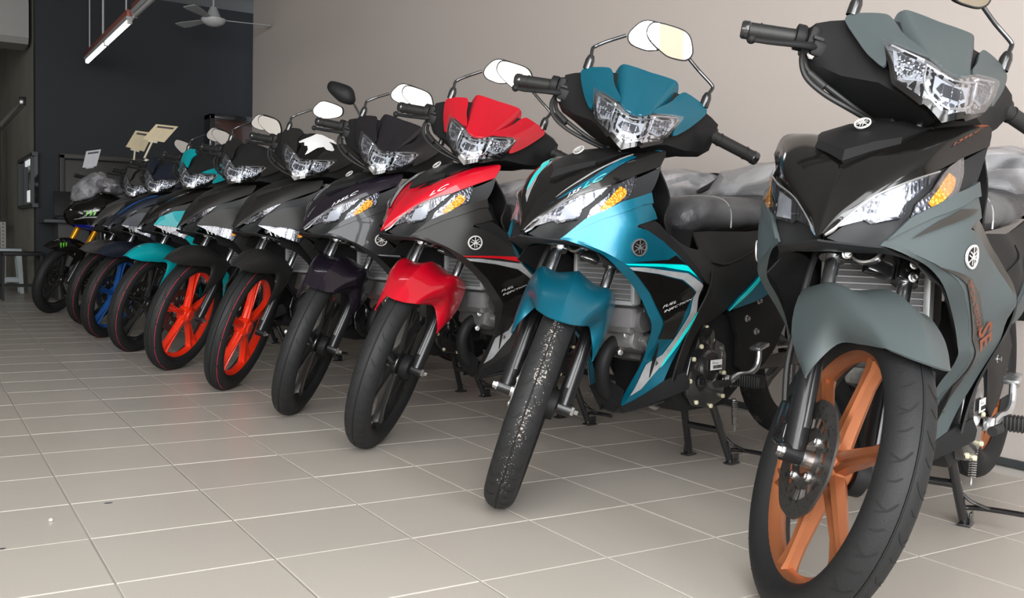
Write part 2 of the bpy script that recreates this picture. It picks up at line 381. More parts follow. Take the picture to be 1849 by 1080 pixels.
for i, (dz, X, Y) in enumerate(cells[:300]):
    o = link('tile', tile_me, 'tile', fl); o.location = (X, Y, random.uniform(-.0004, .0004)); o.rotation_euler = (0, 0, random.choice((0, PI/2, PI)))
bm = bmesh.new()
for X, Y in [c_[1:] for c_ in cells[300:]]+rest: add_box(bm, (X, Y, -.0005), (.2962, .2962, .005))
o = simple('tile_field', bm, 'tile', fl); o['kind'] = 'stuff'
struct('wall_right', box((2.94, 1.5, 1.45), (.2, 12.96, 3)), 'wall')
struct('baseboard_right', box((2.828, 1.5, .0125), (.022, 12.9, .021), bev=.002), 'skirt')
struct('wall_back', box((2.35, 8.66, 1.45), (2.74, .18, 3)), 'darkwall')
struct('wall_passage', box((1.075, 11.4, 1.45), (.19, 5.3, 3)), 'greenwall')
struct('wall_passage_end', box((-1.5, 14.1, 1.45), (5.4, .15, 3)), 'greenwall')
struct('ceiling', box((-.9, 4.5, 2.98), (7.9, 19.4, .1)), 'ceil')
struct('trim_1', prism([(8.8, 2.454), (8.8, 2.764), (8.86, 2.93), (9.25, 2.93), (9.25, 2.40), (8.86, 2.40)], -4.6, .947, lambda u, v, w: Vector((w, u, v))), 'beam')
struct('wall_left', box((-4.85, 4.5, 1.45), (.15, 19, 3)), 'leftwall')
# door leaf and picture panel on the dark wall
struct('door_1', box((1.62, 8.555, .66), (.80, .03, 1.30), bev=.004), mat('dark_brown_door', (.012, .0105, .009), .55, var=.1))
d1 = bpy.data.objects['door_1']
bm = bmesh.new()
for c, s in (((1.20, 8.545, .68), (.045, .06, 1.36)), ((2.04, 8.545, .68), (.045, .06, 1.36)), ((1.62, 8.545, 1.345), (.885, .06, .045))): add_box(bm, c, s, bev=.004)
simple('door_frame', bm, mat('faded_brown_frame', (.020, .0175, .014), .6), d1)
cab = empty('wall_cabinet', (2.66, 8.40, 1.30), 'black framed cabinet with dark brown panel high on the dark wall beside the corner', 'cabinet')
bm = bmesh.new()
for c, s in (((2.80, 8.44, 1.815), (.56, .22, .05)), ((2.80, 8.44, 1.30), (.56, .22, .05)), ((2.545, 8.44, 1.56), (.05, .22, .56))): add_box(bm, Vector(c)-Vector(cab.location), s, bev=.004)
simple('cabinet_frame', bm, 'blacksteel', cab)
simple('cabinet_panel', box(Vector((2.80, 8.47, 1.56))-cab.location, (.52, .12, .48), bev=.003), mat('dark_mahogany', (.045, .018, .012), .3, coat=.4), cab)
bm = bmesh.new()
for x in (-3.7, -1.95, -.35, 1.3, 2.65): add_box(bm, (x, -4.12, 1.45), (.26, .2, 3))
add_box(bm, (-.6, -4.12, 2.28), (6.8, .16, .14)); add_box(bm, (-.6, -4.12, .2), (6.8, .12, .4))
struct('wall_front_added', bm, mat('cream_added_pier', (.50, .44, .34), .8))  # unseen piers and rails added behind the camera to give mirrors and gloss reflections
# ------------- ceiling fan
fan = empty('ceiling_fan', (2.32, 7.45, 2.93), 'grey three bladed ceiling fan hanging in front of the dark wall', 'fan')
simple('downrod', tube([(0, 0, 0), (0, 0, -.26)], .009, 8), 'ivory' if 0 else mat('grey_fan_paint', (.30, .31, .31), .5), fan)
G = bpy.data.materials['grey_fan_paint']
simple('motor_housing', lathe([(0, -.24), (.028, -.245), (.055, -.31), (.078, -.355), (.078, -.362), (0, -.362)], (0, 0, 0), (0, 0, 1), 28), G, fan)
simple('bowl_cover', lathe([(.108, -.352), (.104, -.372), (.085, -.395), (.05, -.412), (0, -.42)], (0, 0, 0), (0, 0, 1), 28), mat('pale_fan_cover', (.42, .43, .43), .4), fan)
for ang in (-8, 112, 232):
    a = math.radians(ang); ca, sa = math.cos(a), math.sin(a)
    def F(u, v, w_): return Vector((ca*u-sa*v, sa*u+ca*v, -.355+w_+v*.18))
    simple('fan_blade', prism([(.07, -.018), (.16, -.03), (.42, -.055), (.50, -.05), (.51, 0), (.50, .05), (.42, .055), (.16, .03), (.07, .018)], -.003, .003, F), G, fan)
# ------------- hanging fluorescent lamps (run along Y)
tube_em = mat('lit_fluorescent_tube', (1, 1, 1), .4, emit=(1, 1, 1, 9.0)); tube_off = mat('unlit_fluorescent_tube', (.45, .46, .46), .3)
redp = mat('red_brown_lamp_spine', (.22, .045, .03), .5); battm = mat('grey_lamp_body', (.30, .30, .30), .45)
def lamp(y0, y1, x, z, lab, lit):
    t = empty('hanging_lamp', (x, (y0+y1)/2, 2.93), lab, 'lamp', 'strip lamps hung from the ceiling'); h = (y1-y0)/2; dz = z-2.93
    simple('lamp_spine', box((0, 0, dz+.062), (.045, h*2, .05), bev=.003), redp, t)
    simple('lamp_body', prism([(-.03, dz+.037), (.03, dz+.037), (.02, dz+.012), (-.02, dz+.012)], -h, h, lambda u, v, w: Vector((u, w, v))), battm, t)
    for s in (-1, 1):
        o = simple('fluorescent_tube', tube([(0, s*h*.5-h*.47, dz), (0, s*h*.5+h*.47, dz)], .016, 12), tube_em if lit else tube_off, t)
        for e in (-1, 1): simple('tube_holder', box((0, s*h*.5+e*h*.485, dz+.008), (.034, .02, .05), bev=.003), battm, o)
    for k in (-.85, .15, .85) if lit else (-.8, .8): simple('suspension_rod', tube([(0, k*h, dz+.085), (0, k*h, 0)], .006 if k != .15 else .009, 6), battm, t)
lamp(6.16, 8.25, 1.378, 2.20, 'lit twin tube strip lamp hanging beside the dark wall', True)
lamp(4.15, 5.98, 1.376, 2.205, 'unlit strip lamp with red spine entering the top of the picture', False)
# ------------- passage furniture: sliding rail light, window, shelf rack, stools, desk
rl = empty('wall_batten', (.955, 11.4, 1.93), 'metallic batten light fixed along the grey green passage wall', 'lamp')
simple('batten_body', box((0, 0, 0), (.05, 3.8, .06), bev=.008), 'steel', rl)
simple('batten_end', box((.0, -1.92, .005), (.07, .06, .08), bev=.006), 'blacksteel', rl)
w1 = struct('window_1', box((.975, 9.2, 1.105), (.03, 1.42, .47)), mat('dark_window_glass', (.01, .01, .01), .03, 0, coat=1))
bm = bmesh.new()
for c, s in (((.965, 9.2, 1.345), (.05, 1.46, .035)), ((.965, 9.2, .87), (.05, 1.46, .035)), ((.965, 9.90, 1.107), (.05, .05, .48)), ((.965, 9.28, 1.107), (.045, .03, .46)), ((.965, 8.62, 1.107), (.05, .05, .48))): add_box(bm, c, s)
simple('window_frame', bm, 'skirt', w1)
simple('window_pane', box((.957, 8.93, .965), (.01, .32, .11)), mat('daylit_pane', (.8, .8, .8), .5, emit=(.95, .97, 1, .5)), w1)
simple('window_pane', box((.957, 9.1, 1.29), (.01, .5, .055)), bpy.data.materials['daylit_pane'], w1)
sh = empty('shelf_rack', (.86, 11.0, 0), 'pale slotted angle shelf rack behind the white stool', 'shelf')
for yy in (10.75, 11.9):
    bm = box((.0, yy-11.0, .36), (.055, .012, .72)); simple('rack_post', bm, mat('slotted_angle_paint', (.30, .28, .25), .6), sh)
bm = bmesh.new()
for k in range(17): add_box(bm, (0, -.2575, .06+k*.04), (.016, .004, .018))
simple('post_slots', bm, 'black', sh)
simple('shelf_board', box((-.25, .35, .69), (.5, 1.2, .06)), 'slot' if 0 else bpy.data.materials['slotted_angle_paint'], sh)
mach = empty('machine_column', (.80, 11.6, .75), 'dark workshop machine column standing on the rack', 'machine')
simple('column', box((.03, -.2, .55), (.10, .12, 1.1), bev=.01), 'skirt', mach)
simple('bottle_label', box((-.06, -.3, .42), (.03, .05, .30), bev=.008), 'black', mach); simple('cap', box((-.06, -.3, .62), (.04, .06, .06), bev=.01), 'cardw', mach)
def stool(loc, label, m, hw, hd, h, flare, leg, thin, rz=0):
    t = empty('stool', loc, label, 'stool', None, rz)
    bm = bmesh.new(); add_box(bm, (0, 0, h-.018), (hw*2, hd*2, .036), bev=.008)
    if not thin: add_box(bm, (0, 0, h-.05), (hw*1.86, hd*1.86, .05), bev=.006)
    simple('seat', bm, m, t)
    for sx in (-1, 1):
        for sy in (-1, 1):
            A = Vector((sx*(hw-leg*.6), sy*(hd-leg*.6), h-.03)); B = Vector((sx*(hw+flare-leg*.6), sy*(hd+flare-leg*.6), 0)); rows = []
            for p, k in ((A, 1), (B, .72 if not thin else 1)):
                rows.append([p+Vector((x*leg*k, y*leg*k, 0)) for x, y in ((-.5, -.5), (.5, -.5), (.5, .5), (-.5, .5))])
            simple('leg', loft(rows), m, t)
    q = .30; zz = h*q; e = flare*(1-q)
    for s in (-1, 1):
        simple('stretcher', box((0, s*(hd+e-leg*.5), zz), (2*(hw+e-leg), .016, .04 if not thin else .016)), m, t)
        simple('stretcher', box((s*(hw+e-leg*.5), 0, zz), (.016, 2*(hd+e-leg), .04 if not thin else .016)), m, t)
stool((.80, 9.42, 0), 'pale grey blue plastic stool behind the black stool', mat('pale_blue_grey_plastic', (.28, .32, .33), .5), .125, .115, .45, .03, .052, False)
stool((.835, 8.33, 0), 'black stool with thin legs in front of the pale plastic stool', 'blackmatte', .165, .14, .44, .01, .022, True)
dk = empty('desk', (1.35, 8.25, 0), 'dark office desk against the dark wall behind the sport motorcycle', 'desk')
simple('desk_top', box((.14, 0, .725), (1.0, .5, .03), bev=.004), 'skirt', dk)
simple('side_panel', box((-.10, .06, .355), (.26, .34, .71)), mat('grey_desk_panel', (.05, .05, .05), .6), dk)
simple('side_panel', box((.56, .06, .355), (.03, .4, .71)), bpy.data.materials['grey_desk_panel'], dk)
lp = empty('laptop', (1.25, 8.18, .745), 'open black laptop on the desk left of the sport motorcycle', 'laptop')
simple('keyboard_base', box((0, 0, .009), (.30, .21, .017), bev=.003), 'blackmatte', lp)
simple('laptop_screen', box((.0, .09, .145), (.30, .010, .23), Matrix.Rotation(math.radians(-14), 3, 'X'), bev=.003), 'blackmatte', lp)
# specks on the floor
def speck(x, y, bm, m, lab): 
    o = simple('floor_speck', bm, m); o.location = (x, y, .0026); o['label'] = lab; o['category'] = 'debris'
speck(.244, .771, lathe([(0, 0), (.004, .001), (.0045, .003), (.002, .006), (0, .0065)], (0, 0, 0), (0, 0, 1), 9), 'white', 'small white crumb on the floor tiles at the lower left')
speck(.378, .867, prism([(-.009, 0), (-.003, .003), (.008, .002), (.01, -.001), (0, -.003)], 0, .0015, lambda u, v, w: Vector((u, v, w))), 'skirt', 'small dark flake on the floor tiles, right of the white crumb')
speck(.135, .606, prism([(-.008, 0), (0, .003), (.008, .001), (.002, -.003)], 0, .0015, lambda u, v, w: Vector((u, v, w))), 'skirt', 'small dark flake at the left edge of the floor')
# ---------------------------------------------------------------- motorcycle parts
# local frame: x towards the tail, y to the bike's right, z up; steered parts turn about the raked steering axis
RAKE = .4549; AXIS = Vector((math.sin(RAKE), 0, math.cos(RAKE)))
PARTS = []
def P(name, bm, m, steer=False, parent=None, on='AB', sharp=32, label=None, kind=None, smooth=True):
    PARTS.append(dict(name=name, me=mesh(bm, name, sharp, smooth), m=m, s=steer, p=parent, on=on, label=label, kind=kind)); return len(PARTS)-1
SIDE = TPS([(.112,.657,-.092),(.272,.639,-.197),(.265,.694,-.198),(.341,.708,-.196),(.236,.6,-.184),(.391,.485,-.18),(.479,.514,-.21),(.48,.551,-.235),(.395,.455,-.18),(.439,.34,-.105),(.416,.247,-.064),(.412,.215,-.036),(.487,.483,-.205),(.494,.431,-.178),(.497,.378,-.155),(.476,.29,-.115),(.53,.272,-.15),(.31,.769,-.19),(.165,.703,-.128),(.55,.579,-.22),(.4,.63,-.205),(.34,.51,-.18)])
S = (SIDE, 'side')
BODY = (TPS([(.345,.70,-.188),(.488,.548,-.230),(.55,.58,-.215),(.658,.633,-.15),(.6,.685,-.12),(.87,.69,-.14),(.807,.636,-.175),(.911,.545,-.17),(.755,.508,-.16),(.741,.471,-.14),(.529,.315,-.138),(.56,.4,-.15),(1.3,.775,-.13),(1.5,.82,-.1),(1.3,.7,-.13),(.5,.46,-.2),(.42,.64,-.2)]), 'side')
NG = [[(.06,0,.67),(.062,-.003,.672),(.064,-.006,.674),(.066,-.008,.675)],
[(.108,0,.74),(.10,-.02,.722),(.094,-.028,.71),(.09,-.024,.69)],
[(.17,0,.80),(.15,-.05,.78),(.138,-.075,.76),(.129,-.072,.735)],
[(.232,-.05,.837),(.215,-.09,.828),(.205,-.125,.812),(.20,-.135,.778)],
[(.30,-.08,.863),(.298,-.12,.868),(.288,-.16,.852),(.28,-.175,.815)],
[(.345,-.095,.874),(.353,-.15,.88),(.365,-.196,.878),(.338,-.203,.839)]]
_n = [p for r in NG for p in r if p[0] > .085]+[(.06,0,.67)]
N = (TPS([(p[1],p[2],p[0]) for p in _n]+[(-p[1],p[2],p[0]) for p in _n if p[1]]), 'front')
H = (TPS([(a,b,c) for a,b,c in [(-.021,.685,.092),(-.063,.699,.112),(-.066,.694,.125),(-.112,.702,.141),(-.153,.78,.215),(-.07,.731,.129),(-.121,.705,.165),(-.166,.758,.245),(-.171,.811,.285),(-.19,.769,.31),(-.2,.838,.338),(-.09,.66,.112),(-.122,.704,.162),(-.172,.748,.233)]]), 'front')
_c = [(.112,1.018,.335),(.038,1.0,.267),(.107,.973,.30),(.170,1.051,.425),(.166,1.061,.427),(.106,1.083,.412),(.085,1.015,.31),(.07,1.05,.36),(.14,1.03,.375),(.0,.985,.252),(.13,.985,.34),(.08,.949,.278),(.036,.931,.23),(0,.916,.222),(.0,1.05,.33)]
C = (TPS([(a,b,c) for a,b,c in _c]+[(-a,b,c) for a,b,c in _c if a]), 'front')
def both(fn):                       # join the left and right halves of a symmetric steered piece
    bm = bmesh.new()
    for sg in (-1, 1): fn(sg, bm)
    return bm
# --- front wheel (axle centre .085,0,.273)
def wheel_parts(c, steer, tag, disc_side=1, w=1.0):
    c = Vector(c); R = .279; rt = .037*w
    prof = []
    for k in range(25):
        a = -PI*.86+2*PI*.86*k/24; q = math.sin(a)
        prof.append((R-rt+rt*math.cos(a)*1.0, rt*math.sin(a)*1.05))
    prof = prof[:12]+[(R-.0003, -.0022), (R-.0045, 0), (R-.0003, .0022)]+prof[13:]
    tyre = P('tyre', lathe(prof+[(.222, .018), (.222, -.018)], c, (0, 1, 0), 80, True), 'TYRE', steer, on=tag, sharp=50)
    # tread sipes
    def sur(th, s, off=.0005):      # s: arc coordinate across the tread, in metres
        a = s/rt; r = R-rt+(rt+off)*math.cos(a); return c+Vector((math.cos(th)*r, (rt+off)*math.sin(a)*1.05, math.sin(th)*r))
    def strip(bm, pts, wd, off=.0006):
        pts = [(p[0], p[1]) for p in cr([(a, b, 0) for a, b in pts], 4)]; L = []; n = len(pts)
        for i, (th, s) in enumerate(pts):
            a, b = pts[max(i-1, 0)], pts[min(i+1, n-1)]; dx, dy = (b[0]-a[0])*R, b[1]-a[1]; q = math.hypot(dx, dy) or 1; wt = wd*(.35+.65*math.sin(PI*min(1, .15+i/(n-1)*.85)))
            L.append([bm.verts.new(sur(th+dy/q*wt*k/R, s-dx/q*wt*k, off)) for k in (-1, 1)])
        for a, b in zip(L, L[1:]): bm.faces.new((a[0], a[1], b[1], b[0]))
    bm = bmesh.new(); M_ = 22
    for k in range(M_):
        for s in (-1, 1):
            t0 = 2*PI*(k+(.5 if s > 0 else 0))/M_
            strip(bm, [(t0, s*.008), (t0+.055, s*.019), (t0+.085, s*.036)], .0017, .0008)
            strip(bm, [(t0+.022, s*.038), (t0+.048, s*.029), (t0+.056, s*.019)], .0013, .0008)
            strip(bm, [(t0+.150, s*.013), (t0+.178, s*.022), (t0+.186, s*.034)], .0014, .0008)
    th = [2*PI*k/90 for k in range(91)]
    for a, b in zip(th, th[1:]): 
        q = [bm.verts.new(sur(a, -.0011)), bm.verts.new(sur(a, .0011)), bm.verts.new(sur(b, .0011)), bm.verts.new(sur(b, -.0011))]; bm.faces.new(q)
    g = P('tread_grooves', bm, 'groove', steer, tyre, on='A' if 'A' in tag else tag, kind='stuff'); 
    if 'B' in tag:
        bm = bmesh.new()
        for s in (-1, 1):
            L = []
            for k in range(121):
                t = 2*PI*k/120; off = .012+.0055*math.sin(t*8+s); L.append([bm.verts.new(sur(t, s*(off+h), .0008)) for h in (-.0012, .0012)])
            for a, b in zip(L, L[1:]): bm.faces.new((a[0], a[1], b[1], b[0]))
            for k in range(14):
                t = 2*PI*k/14+s*.1; strip(bm, [(t, s*.018), (t+.06, s*.026), (t+.15, s*.035), (t+.2, s*.04)], .0014, .0008)
        P('tread_grooves', bm, 'groove', steer, tyre, on='BC', kind='stuff')
        bm = bmesh.new(); L = [[bm.verts.new(sur(2*PI*k/120, -.0285+h)) for h in (-.0008, .0008)] for k in range(121)]
        for a, b in zip(L, L[1:]): bm.faces.new((a[0], a[1], b[1], b[0]))
        P('red_line', bm, 'redline', steer, tyre, on='B', label='thin red line round the tyre shoulder')
    wr = .027
    bm = lathe([(.2265, -wr), (.229, -wr+.002), (.226, -wr+.006), (.207, -wr*.55), (.199, 0), (.207, wr*.55), (.226, wr-.006), (.229, wr-.002), (.2265, wr), (.221, wr-.001), (.201, wr*.45), (.1935, 0), (.201, -wr*.45), (.221, -wr+.001)], c, (0, 1, 0), 72, True)
    add_lathe(bm, [(.0, -.032), (.024, -.032), (.028, -.026), (.040, -.02), (.043, -.005), (.043, .005), (.04, .02), (.030, .026), (.026, .03), (0, .03)], c, (0, 1, 0), 36)
    bmB = bm.copy()
    def spoke(bm, a0, r0, r1, w0, wm, w1, t0, t1, skew=0):
        rows = []
        for r, wd, t, sk in ((r0, w0, t0, 0), (r0+(r1-r0)*.22, (w0+wm)/2, t0*.95, 0), (r0+(r1-r0)*.7, wm, t1, skew*.6), (r0+(r1-r0)*.9, (wm+w1)*.52, t1*1.05, skew*.9), (r1, w1, t1*1.25, skew)):
            a = a0+sk; u = Vector((math.cos(a), 0, math.sin(a))); v = Vector((-math.sin(a), 0, math.cos(a)))
            rows.append([c+u*r+v*wd*x+Vector((0, t*y, 0)) for x, y in ((-.5, -.55), (-.32, -1), (.32, -1), (.5, -.55), (.5, .55), (.32, 1), (.0, .62), (-.32, 1), (-.5, .55))])
        b2 = loft(rows); me = bpy.data.meshes.new('t'); b2.to_mesh(me); b2.free(); bm.from_mesh(me); bpy.data.meshes.remove(me)
    for k in range(6):
        a = 2*PI*k/6+.53
        spoke(bm, a, .034, .203, .040, .026, .042, .017, .013, .05)
    wa = P('front_wheel' if steer else 'rear_wheel', bm, 'WHEEL', steer, on='A', sharp=28)
    for k in range(5):
        a = 2*PI*k/5+1.52
        for s in (-1, 1): spoke(bmB, a+s*.05, .03, .203, .020, .009, .020, .017, .013, s*.05)
        spoke(bmB, a, .03, .17, .04, .018, .014, .010, .006)
    wb = P('front_wheel' if steer else 'rear_wheel', bmB, 'WHEEL', steer, on='BC', sharp=28)
    return c, wa, wb
c, wa, wb = wheel_parts((.085, 0, .273), True, 'ABC')
def disc(c, y, on, par, steer):
    bm = bmesh.new(); th = .0022; NN = 80
    def ringp(r0, r1, f=None):
        L = []
        for k in range(NN):
            a = 2*PI*k/NN; ro = r1+(.0012*math.cos(a*10) if f else 0); u = Vector((math.cos(a), 0, math.sin(a)))
            L.append([bm.verts.new(c+u*r+Vector((0, y+h, 0))) for r, h in ((r0, -th), (ro, -th), (ro, th), (r0, th))])
        for k in range(NN):
            a, b = L[k], L[(k+1) % NN]
            for j in range(4): bm.faces.new((a[j], a[(j+1) % 4], b[(j+1) % 4], b[j]))
    ringp(.074, .1065, True); ringp(.034, .056)
    for k in range(15):
        if k % 3 == 2: wd = .010
        else: wd = .0045
        a0 = 2*PI*k/15; a1 = a0+.10; u0 = Vector((math.cos(a0), 0, math.sin(a0))); u1 = Vector((math.cos(a1), 0, math.sin(a1))); v = Vector((-math.sin(a0), 0, math.cos(a0)))
        A = [bm.verts.new(c+u0*.051+v*wd*x+Vector((0, y+h, 0))) for x, h in ((-.7, -th), (.7, -th), (.7, th), (-.7, th))]
        B = [bm.verts.new(c+u1*.081+v*wd*x+Vector((0, y+h, 0))) for x, h in ((-1, -th), (1, -th), (1, th), (-1, th))]
        for j in range(4): bm.faces.new((A[j], A[(j+1) % 4], B[(j+1) % 4], B[j]))
    d = P('brake_disc', bm, 'disc', steer, par, on=on)
    return d
for par, on in ((wa, 'A'), (wb, 'BC')):
    disc(c, .046, on, par, True)
bm = bmesh.new()
for k in range(45):
    a = 2*PI*k/45; r = (.086, .093, .100)[k % 3]; add_lathe(bm, [(0, 0), (.0019, 0)], c+Vector((math.cos(a)*r, .0487, math.sin(a)*r)), (0, 1, 0), 6)
P('disc_holes', bm, 'black', True, wa, on='A', kind='stuff')
for k in range(4):
    bm = bmesh.new(); a = 2*PI*k/4+.5; add_lathe(bm, [(.0095, 0), (.0095, .002), (.008, .006), (.0045, .0065), (.004, .004), (0, .004)], c+Vector((math.cos(a)*.044, .048, math.sin(a)*.044)), (0, 1, 0), 14)
    P('disc_bolt', bm, 'steel', True, wa, on='A')
for par, on in ((wa, 'A'), (wb, 'BC')):
    P('hub_spacer', lathe([(0, .03), (.0155, .03), (.0155, .064), (0, .064)], c, (0, 1, 0), 18), 'steel', True, par, on=on)
P('speedometer_hub', lathe([(0, -.03), (.037, -.03), (.039, -.036), (.037, -.055), (.024, -.058), (0, -.058)], c, (0, 1, 0), 28), 'blackmatte', True, wa, on='A')
# fork
FD = Vector((.178, 0, .338)).normalized()
for s in (-1, 1):
    bot = Vector((.088, s*.073, .277)); ax0 = bot
    bm = bmesh.new()
    add_tube(bm, [bot+FD*.0, bot+FD*.02, bot+FD*.28], [.019, .0205, .0205, .0195], 20)
    add_tube(bm, [bot+FD*.275, bot+FD*.292], .0225, 20)
    add_tube(bm, [(.085, s*.060, .273), (.085, s*.094, .273)], .017, 18)
    add_tube(bm, [bot+FD*.235+Vector((-.012, 0, 0)), bot+FD*.235+Vector((-.012, -s*.03, .0))], .010, 10)
    add_box(bm, bot+FD*.15+Vector((-.0195, -s*.006, 0)), (.008, .012, .20), Matrix.Rotation(math.atan2(FD.x, FD.z), 3, 'Y'), .002)
    lg = P('fork_leg', bm, 'forkblack', True, on='ABC')
    P('fork_tube', tube([bot+FD*.28, bot+FD*.44], .0138, 20), 'chrome', True, lg, on='AB')
    P('fork_tube', tube([bot+FD*.28, bot+FD*.44], .022, 20), 'gold', True, lg, on='C')
    bm = bmesh.new(); add_lathe(bm, [(0, 0), (.0115, 0), (.0115, .007), (.006, .009), (.0055, .018), (0, .018)] if s < 0 else [(0, 0), (.013, 0), (.013, .004), (.010, .005), (.010, .012), (0, .012)], (.085, s*.094, .273), (0, s, 0), 6 if s < 0 else 8)
    P('axle_nut', bm, 'steel', True, lg, on='ABC', sharp=20)
    bm = bmesh.new()
    for q in (.225, .245): bolt(bm, bot+FD*q+Vector((-.018, -s*.018, 0)), (-1, 0, 0), .004, .006)
    P('fender_bolts', bm, 'steel', True, lg, on='AB', sharp=20)
# triple clamp with its bolts
bm = bmesh.new()
for s in (-1, 1):
    q = Vector((.268, s*.073, .612)); add_tube(bm, [q-FD*.002, q+FD*.062], [.0245, .024, .024], 22)
    add_box(bm, q+FD*.03+Vector((-.022, -s*.012, 0)), (.02, .03, .05), Matrix.Rotation(RAKE, 3, 'Y'), .006)
add_box(bm, (.30, 0, .655), (.055, .13, .03), Matrix.Rotation(RAKE, 3, 'Y'), .008)
add_tube(bm, [(.30, 0, .62), (.345, 0, .72)], .026, 18)
add_box(bm, (.262, -.012, .622), (.03, .05, .03), Matrix.Rotation(RAKE, 3, 'Y'), .006)
tc_ = P('triple_clamp', bm, 'blacksteel', True, on='AB')
for s in (-1, 1):
    for dx, dz in ((.244, .651), (.228, .628)):
        bm = bmesh.new(); add_lathe(bm, [(0, 0), (.0095, 0), (.0095, .002), (.007, .003), (.007, .009), (.0045, .0095), (.004, .006), (0, .006)], (dx, s*.066, dz), (-.85, 0, .15), 12)
        P('clamp_bolt', bm, 'steel', True, tc_, on='AB', sharp=25)
bm = lathe([(.030, -.004), (.034, -.003), (.034, .003), (.030, .004), (.026, .002)], (.238, -.025, .655), (-.9, 0, .3), 32, True)
P('horn_ring', bm, 'steel', False, on='A')
P('horn', lathe([(0, .002), (.027, .002), (.033, -.004), (.033, -.018), (.015, -.03), (0, -.03)], (.24, -.025, .655), (-.9, 0, .3), 24), 'blacksteel', False, on='AB')
# brake caliper and hose (bike's right)
bm = bmesh.new()
add_box(bm, (.190, .052, .305), (.055, .052, .085), Matrix.Rotation(.35, 3, 'Y'), .010)
add_box(bm, (.165, .07, .335), (.04, .022, .06), Matrix.Rotation(.35, 3, 'Y'), .007)
add_tube(bm, [(.125, .07, .27), (.20, .068, .268)], .009, 10); add_tube(bm, [(.15, .07, .36), (.19, .062, .365)], .010, 10)
P('brake_caliper', bm, 'blacksteel', True, on='ABC')
bm = tube([(.185, .085, .34), (.215, .095, .40), (.235, .10, .47), (.262, .102, .54), (.29, .098, .60), (.33, .085, .68), (.37, .08, .80)], .0065, 8, 4)
P('brake_hose', bm, 'rubber', True, on='AB')
# front fender A
FG = [[(-.10,0,.513),(-.085,.03,.512),(-.062,.05,.511),(-.052,.056,.510),(-.046,.057,.508)],
[(-.03,0,.556),(-.02,.036,.543),(.0,.066,.534),(.012,.069,.512),(.022,.063,.497)],
[(.07,0,.588),(.075,.045,.570),(.08,.086,.552),(.088,.092,.51),(.09,.073,.478)],
[(.165,0,.592),(.165,.048,.571),(.172,.096,.566),(.132,.109,.47),(.087,.103,.418)],
[(.262,0,.572),(.255,.05,.558),(.256,.107,.540),(.203,.116,.462),(.09,.103,.405)]]
P('front_fender', grid(FG, 5, 4, .0035, True), 'PAINT2', True, on='A', sharp=40)
FB = [[(-.172,0,.574),(-.165,.012,.570),(-.16,.02,.567),(-.158,.025,.565)],
[(-.10,0,.602),(-.098,.03,.588),(-.095,.045,.566),(-.094,.047,.550)],
[(.0,0,.618),(.0,.045,.600),(.0,.066,.566),(.0,.066,.540)],
[(.09,0,.612),(.09,.055,.592),(.09,.082,.555),(.085,.080,.520)],
[(.17,0,.595),(.165,.065,.572),(.13,.098,.51),(.03,.100,.425)],
[(.235,0,.575),(.23,.075,.55),(.165,.108,.49),(.022,.101,.408)]]
P('front_fender', grid(FB, 5, 4, .0035, True), 'PAINT2', True, on='BC', sharp=40)
# --- handlebar assembly
def cover_row(y, fx, fz, tx, tz, rx, rz, bx, bz):
    k = [(fx, fz), ((fx+tx)/2-.01, (fz+tz)/2+.006), (tx, tz), (rx, rz), (rx+.012, (rz+bz)/2), (bx, bz), ((fx+bx)/2, (fz+bz)/2-.01)]
    return [Vector((a, y, b)) for a, b in k]
R_ = [(-.213,.445,.985,.462,1.036,.50,1.03,.485,.965),(-.19,.42,.955,.455,1.048,.51,1.045,.49,.945),(-.15,.385,.945,.43,1.062,.51,1.058,.49,.93),(-.10,.315,.945,.405,1.076,.50,1.07,.47,.905),(-.05,.262,.925,.39,1.080,.49,1.075,.45,.89),(0,.240,.903,.385,1.080,.485,1.078,.44,.885)]
R_ = R_+[(-a[0],)+a[1:] for a in R_[-2::-1]]
P('handlebar_cover', loft([cover_row(*r) for r in R_]), 'COVER', True, on='AB', sharp=45)
P('steering_neck', loft([[Vector((x, y, z)) for x, y in ((.345, -.04), (.345, .04), (.40, .052), (.46, .04), (.46, -.04), (.40, -.052))] for z in (.86, .95)]), 'blackmatte', True, on='AB')
P('cover_screw', lathe([(.009, 0), (.009, .003), (.006, .008), (0, .008)], (.30, 0, .894), (-.6, 0, -.4), 10), 'steel', True, on='A')
COWL = [(-.112,1.020),(-.040,1.003),(-.045,1.018),(-.075,1.045),(-.088,1.072),(-.100,1.084),(-.120,1.080),(-.150,1.071),(-.168,1.062),(-.171,1.050),(-.160,1.030),(-.135,.995),(-.108,.968),(-.103,.977)]
P('headlight_cowl', both(lambda sg, bm: patch(C, COWL, .004, .006, .014, 1, sg, bm)), 'PAINT', True, on='A')
COWB = [(-.112,1.020),(-.040,1.003),(-.055,1.022),(-.085,1.05),(-.075,1.078),(-.100,1.088),(-.125,1.085),(-.160,1.075),(-.176,1.062),(-.178,1.045),(-.160,1.020),(-.135,.990),(-.108,.966),(-.103,.977)]
P('headlight_cowl', both(lambda sg, bm: patch(C, COWB, .004, .006, .014, 1, sg, bm)), 'PAINT', True, on='B')
VG = [[(.412,0,1.107),(.412,.035,1.108),(.411,.066,1.107),(.414,.076,1.103),(.418,.082,1.094),(.408,.088,1.068)],
[(.362,0,1.070),(.364,.032,1.072),(.366,.056,1.072),(.371,.067,1.066),(.378,.074,1.052),(.376,.075,1.035)],
[(.305,0,1.026),(.306,.026,1.030),(.308,.044,1.030),(.314,.052,1.024),(.322,.056,1.012),(.322,.056,1.005)],
[(.249,0,.984),(.251,.018,.988),(.259,.034,.997),(.266,.040,.999),(.27,.043,.998),(.272,.044,.994)]]
P('visor', grid(VG, 5, 4, .004, True), 'VISOR', True, on='A', sharp=24)
